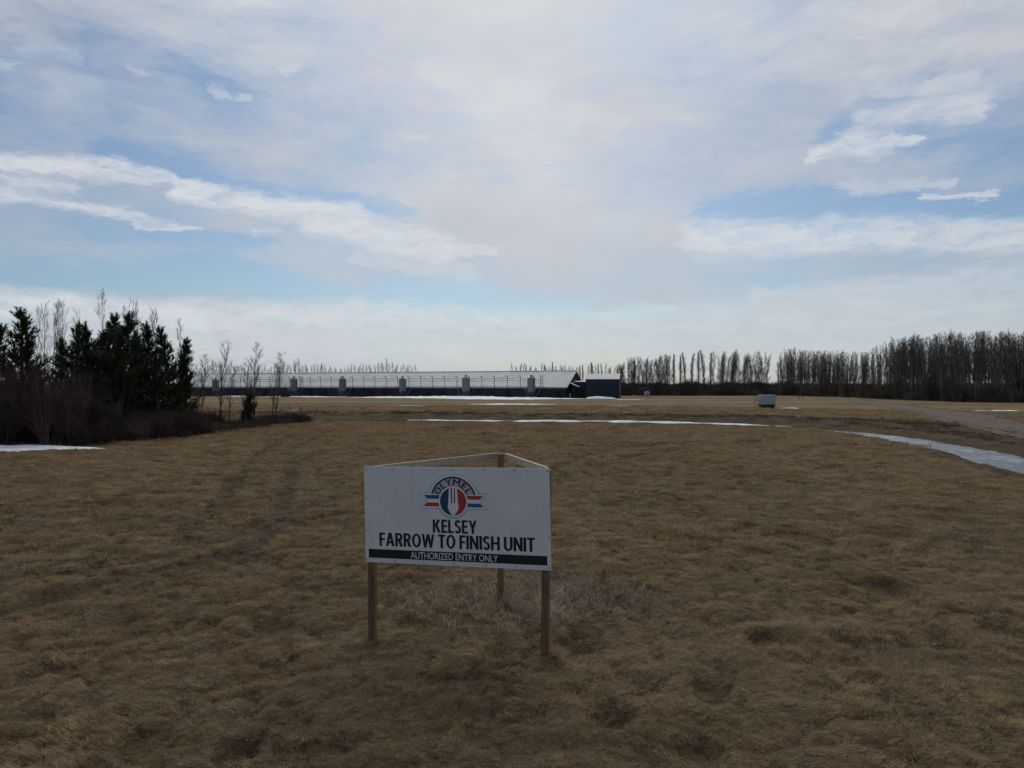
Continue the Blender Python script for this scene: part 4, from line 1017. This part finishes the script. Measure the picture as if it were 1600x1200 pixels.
for i, (px, ty, D, k) in enumerate(SH):
    x = (px - 800) / F * D; h = (HZ - ty - 8) / F * D + CAMH
    place(shr, ush, k, x, D, h / 4.4, rng.uniform(0, 6), 'leafless shrub ' + wh[i], 'shrub', 'shrubs along the left shelterbelt', .95)
# low thicket along the belt
pts, rt_, sl, kd = [], [], [], []
for i in range(1500):
    u = npr.random(); fx, fy = np.interp(u, [0, .3, .5, .7, 1], [-33, -23, -20.6, -19.8, -18.6]), np.interp(u, [0, .3, .5, .7, 1], [38.6, 38.9, 43, 50, 63])
    back_ = npr.random() ** .8
    x = fx - back_ * (3 if u > .4 else 1) - npr.random() * 1.2 * (u > .4); y = fy + back_ * (15 if u <= .4 else 6)
    hgt = (.48 if u > .62 else 1.3) * npr.choice([npr.uniform(.3, .8), npr.uniform(.5, 1.4)])
    if u < .7 or npr.random() < .55: addp(x, y, 1.0, hgt, 4)
for i in range(70):
    px = npr.uniform(405, 484); x, y = G(px, npr.uniform(655, 662)); addp(x, y, .8, npr.choice([npr.uniform(.25, .6), npr.uniform(.4, 1.1)]), 4)
scatter('thicket', [(brush(90 + i, 60, 1, .008, 40, .5), M['redtwig'] if i % 2 else M['twig']) for i in range(4)], pts, rt_, sl, kd, 'low tangled red-brown thicket along the foot of the left shelterbelt', 'thicket')
# heap of cut branches
bp_ = MB(); rg = random.Random(9); 
for i in range(110):
    a = rg.uniform(-1, 1); limb(bp_, Vector((a * 2.4, rg.uniform(-.8, .8), rg.uniform(0, .75) * (1 - abs(a) * .6))), Vector((rg.uniform(-1, 1), rg.uniform(-.5, .5), rg.uniform(-.15, .35))).normalized(), rg.uniform(.8, 1.8), .05, .015, 4, 4, rg, -.02, .12)
o = bp_.build('branch_heap', M['twig']); x, y = G(447, 657); o.location = (x, y, T(x, y)); tag(o, 'low dark heap of cut branches at the right end of the shelterbelt', 'brush heap')

# ------------------------------------------------------------------ grass
def grass_mat(name, cols, trans=.3, hue=(0.0,)):
    m, nt, p, out = mat(name)
    g = nt.n('ShaderNodeNewGeometry').outputs['Position']; oi = nt.n('ShaderNodeObjectInfo').outputs['Random']
    flat = nt.v('MULTIPLY', g, (1, 1, 0))
    a = nt.mr(nt.noise(flat, .10, 5, .6), .36, .64); b = nt.mr(nt.noise(flat, .9, 5, .65), .34, .66)
    c = nt.mix(a, cols[0], cols[1]); c = nt.mix(nt.m('MULTIPLY', b, .65), c, cols[2]); c = nt.mix(nt.m('MULTIPLY', oi, .55), c, cols[3])
    c2 = nt.mr(nt.noise(flat, 3.4, 4, .7), .38, .62); c = nt.mix(nt.m('MULTIPLY', c2, .42), c, cols[2]); c = nt.mix(nt.m('MULTIPLY', nt.mr(nt.noise(nt.v('ADD', flat, (71, 5, 0)), 2.2, 4, .7), .5, .68), .45), c, cols[3])
    grn = nt.mr(nt.noise(nt.v('ADD', flat, (37, 11, 0)), .55, 4, .6), .50, .64)
    c = nt.mix(nt.m('MULTIPLY', grn, .6), c, cols[4])
    nt.l(c, p.inputs['Base Color']); p.inputs['Roughness'].default_value = .8; p.inputs['Specular IOR Level'].default_value = .15
    tr = nt.n('ShaderNodeBsdfTranslucent'); nt.l(c, tr.inputs[0]); mx = nt.n('ShaderNodeMixShader'); mx.inputs[0].default_value = trans
    nt.l(p.outputs[0], mx.inputs[1]); nt.l(tr.outputs[0], mx.inputs[2]); nt.l(mx.outputs[0], out.inputs[0]); return m
M['grass'] = grass_mat('dry_grass', ((.275, .178, .088), (.385, .265, .138), (.098, .058, .030), (.54, .41, .24), (.12, .105, .045)))
M['straw'] = grass_mat('bleached_stalks', ((.29, .225, .155), (.39, .32, .235), (.14, .10, .065), (.55, .47, .37), (.16, .12, .08)), .2)
M['darkgrass'] = grass_mat('dark_grass', ((.055, .040, .022), (.080, .058, .032), (.034, .026, .016), (.125, .092, .052), (.050, .046, .022)), .2)  # darker clumps for ditch banks, hollows between tufts, ruts, holes and weed patch
def clump(seed, n, rad, L0, L1, wd, lay, seg=3):
    """tuft of blades bent over towards +x"""
    rg = random.Random(seed); mb = MB()
    for i in range(n):
        a = rg.uniform(0, 6.28); q = rad * math.sqrt(rg.random()); p = Vector((q * math.cos(a), q * math.sin(a), -.015))
        az_ = rg.gauss(0, 1.0 if lay > .3 else 2.2); L = rg.uniform(L0, L1); hd = Vector((math.cos(az_), math.sin(az_), 0)); sd_ = Vector((-hd.y, hd.x, 0)) * wd * .5 * rg.uniform(.6, 1.3)
        el_ = R(rg.uniform(45, 85)); bend = R(rg.uniform(40, 110) * lay + rg.uniform(5, 25)); vs = []
        for s in range(seg + 1):
            ww = 1 - (s / seg) ** 1.5; vs.append(p - sd_ * ww)
            if s < seg: vs.append(p + sd_ * ww)
            p = p + (hd * math.cos(el_) + Vector((0, 0, 1)) * math.sin(el_)) * (L / seg); el_ -= bend / seg
        fs = [(2 * s, 2 * s + 1, 2 * s + 3, 2 * s + 2) for s in range(seg - 1)] + [(2 * seg - 2, 2 * seg - 1, 2 * seg)]
        mb.add(vs, fs)
    return mb
def field(name, r0, r1, dens, protos, s0, half, label, seed, dark=0, fade=0):
    npro = len(protos) - dark
    g = np.random.default_rng(seed); area = (half * 2) * (r1 * r1 - r0 * r0) / 2; n = int(area * dens)
    th_ = g.uniform(-half, half, n); r_ = np.sqrt(g.uniform(r0 * r0, r1 * r1, n)); x = r_ * np.sin(th_); y = r_ * np.cos(th_)
    z, d, side, bank, rut, hole = terrain(x, y, True)
    keep = (d > 3.0) | (g.random(n) < .04); rd, _, _ = seg_dist(x, y, ROAD); keep &= (rd > 3.4) | (g.random(n) < .06)
    keep &= g.random(n) > (sstep(fade, r1, r_) if fade else 0); keep &= ~((rut > .3) & (g.random(n) < .45)); keep &= ~((hole > .5) & (g.random(n) < .6))
    keep &= ~((x < -22.5) & (y > 33.2) & (y < 38)) 
    for ln_, hw_ in SNOWS:
        if abs(ln_[0][1]) < r1 * 1.3: dd_, _, _ = seg_dist(x, y, ln_); keep &= dd_ > hw_ * (.55 + .45 * g.random(n))
    if r1 > 60: keep &= ~((r_ > 60) & (d < 5) & (g.random(n) < .5))
    x, y, z, rut, hole, r_ = [q[keep] for q in (x, y, z, rut, hole, r_)]; n = len(x)
    flow = fbm(x, y, .35, 61, 2) * 1.6 + fbm(x, y, 1.3, 71, 2) * 1.4 - .4
    sc_ = s0 * g.uniform(.65, 1.3, n) * (1 + .25 * fbm(x, y, 1.1, 81, 2)) * (1 + .14 * np.sin(x * 2.5 + .25 * y * np.sign(x - 2) * 0 + vn(x, y, .1, 7)) * sstep(13, 20, r_)) * (1 - .45 * rut) * (1 - .35 * hole)
    rots = np.stack([g.normal(0, .10, n), g.normal(0, .10, n), flow + g.normal(0, .95, n)], -1); hs = sc_ * g.uniform(.6, 1.15, n)
    kk = g.integers(0, npro, n)
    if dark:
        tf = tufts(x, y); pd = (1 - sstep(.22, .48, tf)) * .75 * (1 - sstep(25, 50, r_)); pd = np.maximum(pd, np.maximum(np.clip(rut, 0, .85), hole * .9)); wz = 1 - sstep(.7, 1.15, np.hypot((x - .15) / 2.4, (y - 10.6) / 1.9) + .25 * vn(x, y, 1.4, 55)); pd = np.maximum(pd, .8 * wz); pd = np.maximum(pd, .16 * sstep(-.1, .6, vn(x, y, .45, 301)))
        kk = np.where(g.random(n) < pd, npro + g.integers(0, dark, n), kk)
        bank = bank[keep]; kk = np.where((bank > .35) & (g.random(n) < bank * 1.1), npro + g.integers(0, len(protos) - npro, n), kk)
    return scatter(name, protos, np.stack([x, y, z], -1), rots, np.stack([sc_, sc_, hs], -1), kk, label, 'grass')
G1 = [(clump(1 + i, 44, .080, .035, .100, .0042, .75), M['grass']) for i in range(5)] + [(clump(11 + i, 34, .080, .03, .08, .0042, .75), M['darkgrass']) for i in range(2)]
G2 = [(clump(21 + i, 66, .19, .05, .125, .0085, .8), M['grass']) for i in range(4)]
G3 = [(clump(41 + i, 70, .65, .12, .26, .020, .9, 2), M['grass']) for i in range(4)]
HALF = R(44)
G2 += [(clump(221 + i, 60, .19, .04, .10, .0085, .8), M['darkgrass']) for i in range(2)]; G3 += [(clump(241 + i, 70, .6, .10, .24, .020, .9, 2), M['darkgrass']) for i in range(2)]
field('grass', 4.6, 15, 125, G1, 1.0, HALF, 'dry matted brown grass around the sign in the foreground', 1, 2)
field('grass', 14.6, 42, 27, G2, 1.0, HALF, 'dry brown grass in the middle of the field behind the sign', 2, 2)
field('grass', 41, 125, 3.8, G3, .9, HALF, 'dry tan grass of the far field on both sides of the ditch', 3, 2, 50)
# taller bleached weeds round the back post
g = np.random.default_rng(8); n = 480
x = g.normal(.15, 1.05, n); y = g.normal(10.7, .85, n); k = (np.hypot((x - .15) / 1.95, (y - 10.6) / 1.5) < 1); x, y = x[k], y[k]; n = len(x)
W1 = [(clump(300 + i, 8, .11, .22, .50, .0085, .85, 4), M['straw']) for i in range(4)]
scatter('weeds', W1, np.stack([x, y, terrain(x, y)], -1), np.stack([g.normal(0, .2, n), g.normal(0, .2, n), g.uniform(0, 6.28, n)], -1), np.repeat(g.uniform(.45, .95, (n, 1)), 3, 1), g.integers(0, 4, n),
        'tall bleached weeds and bent stalks around the back post of the sign', 'weeds')
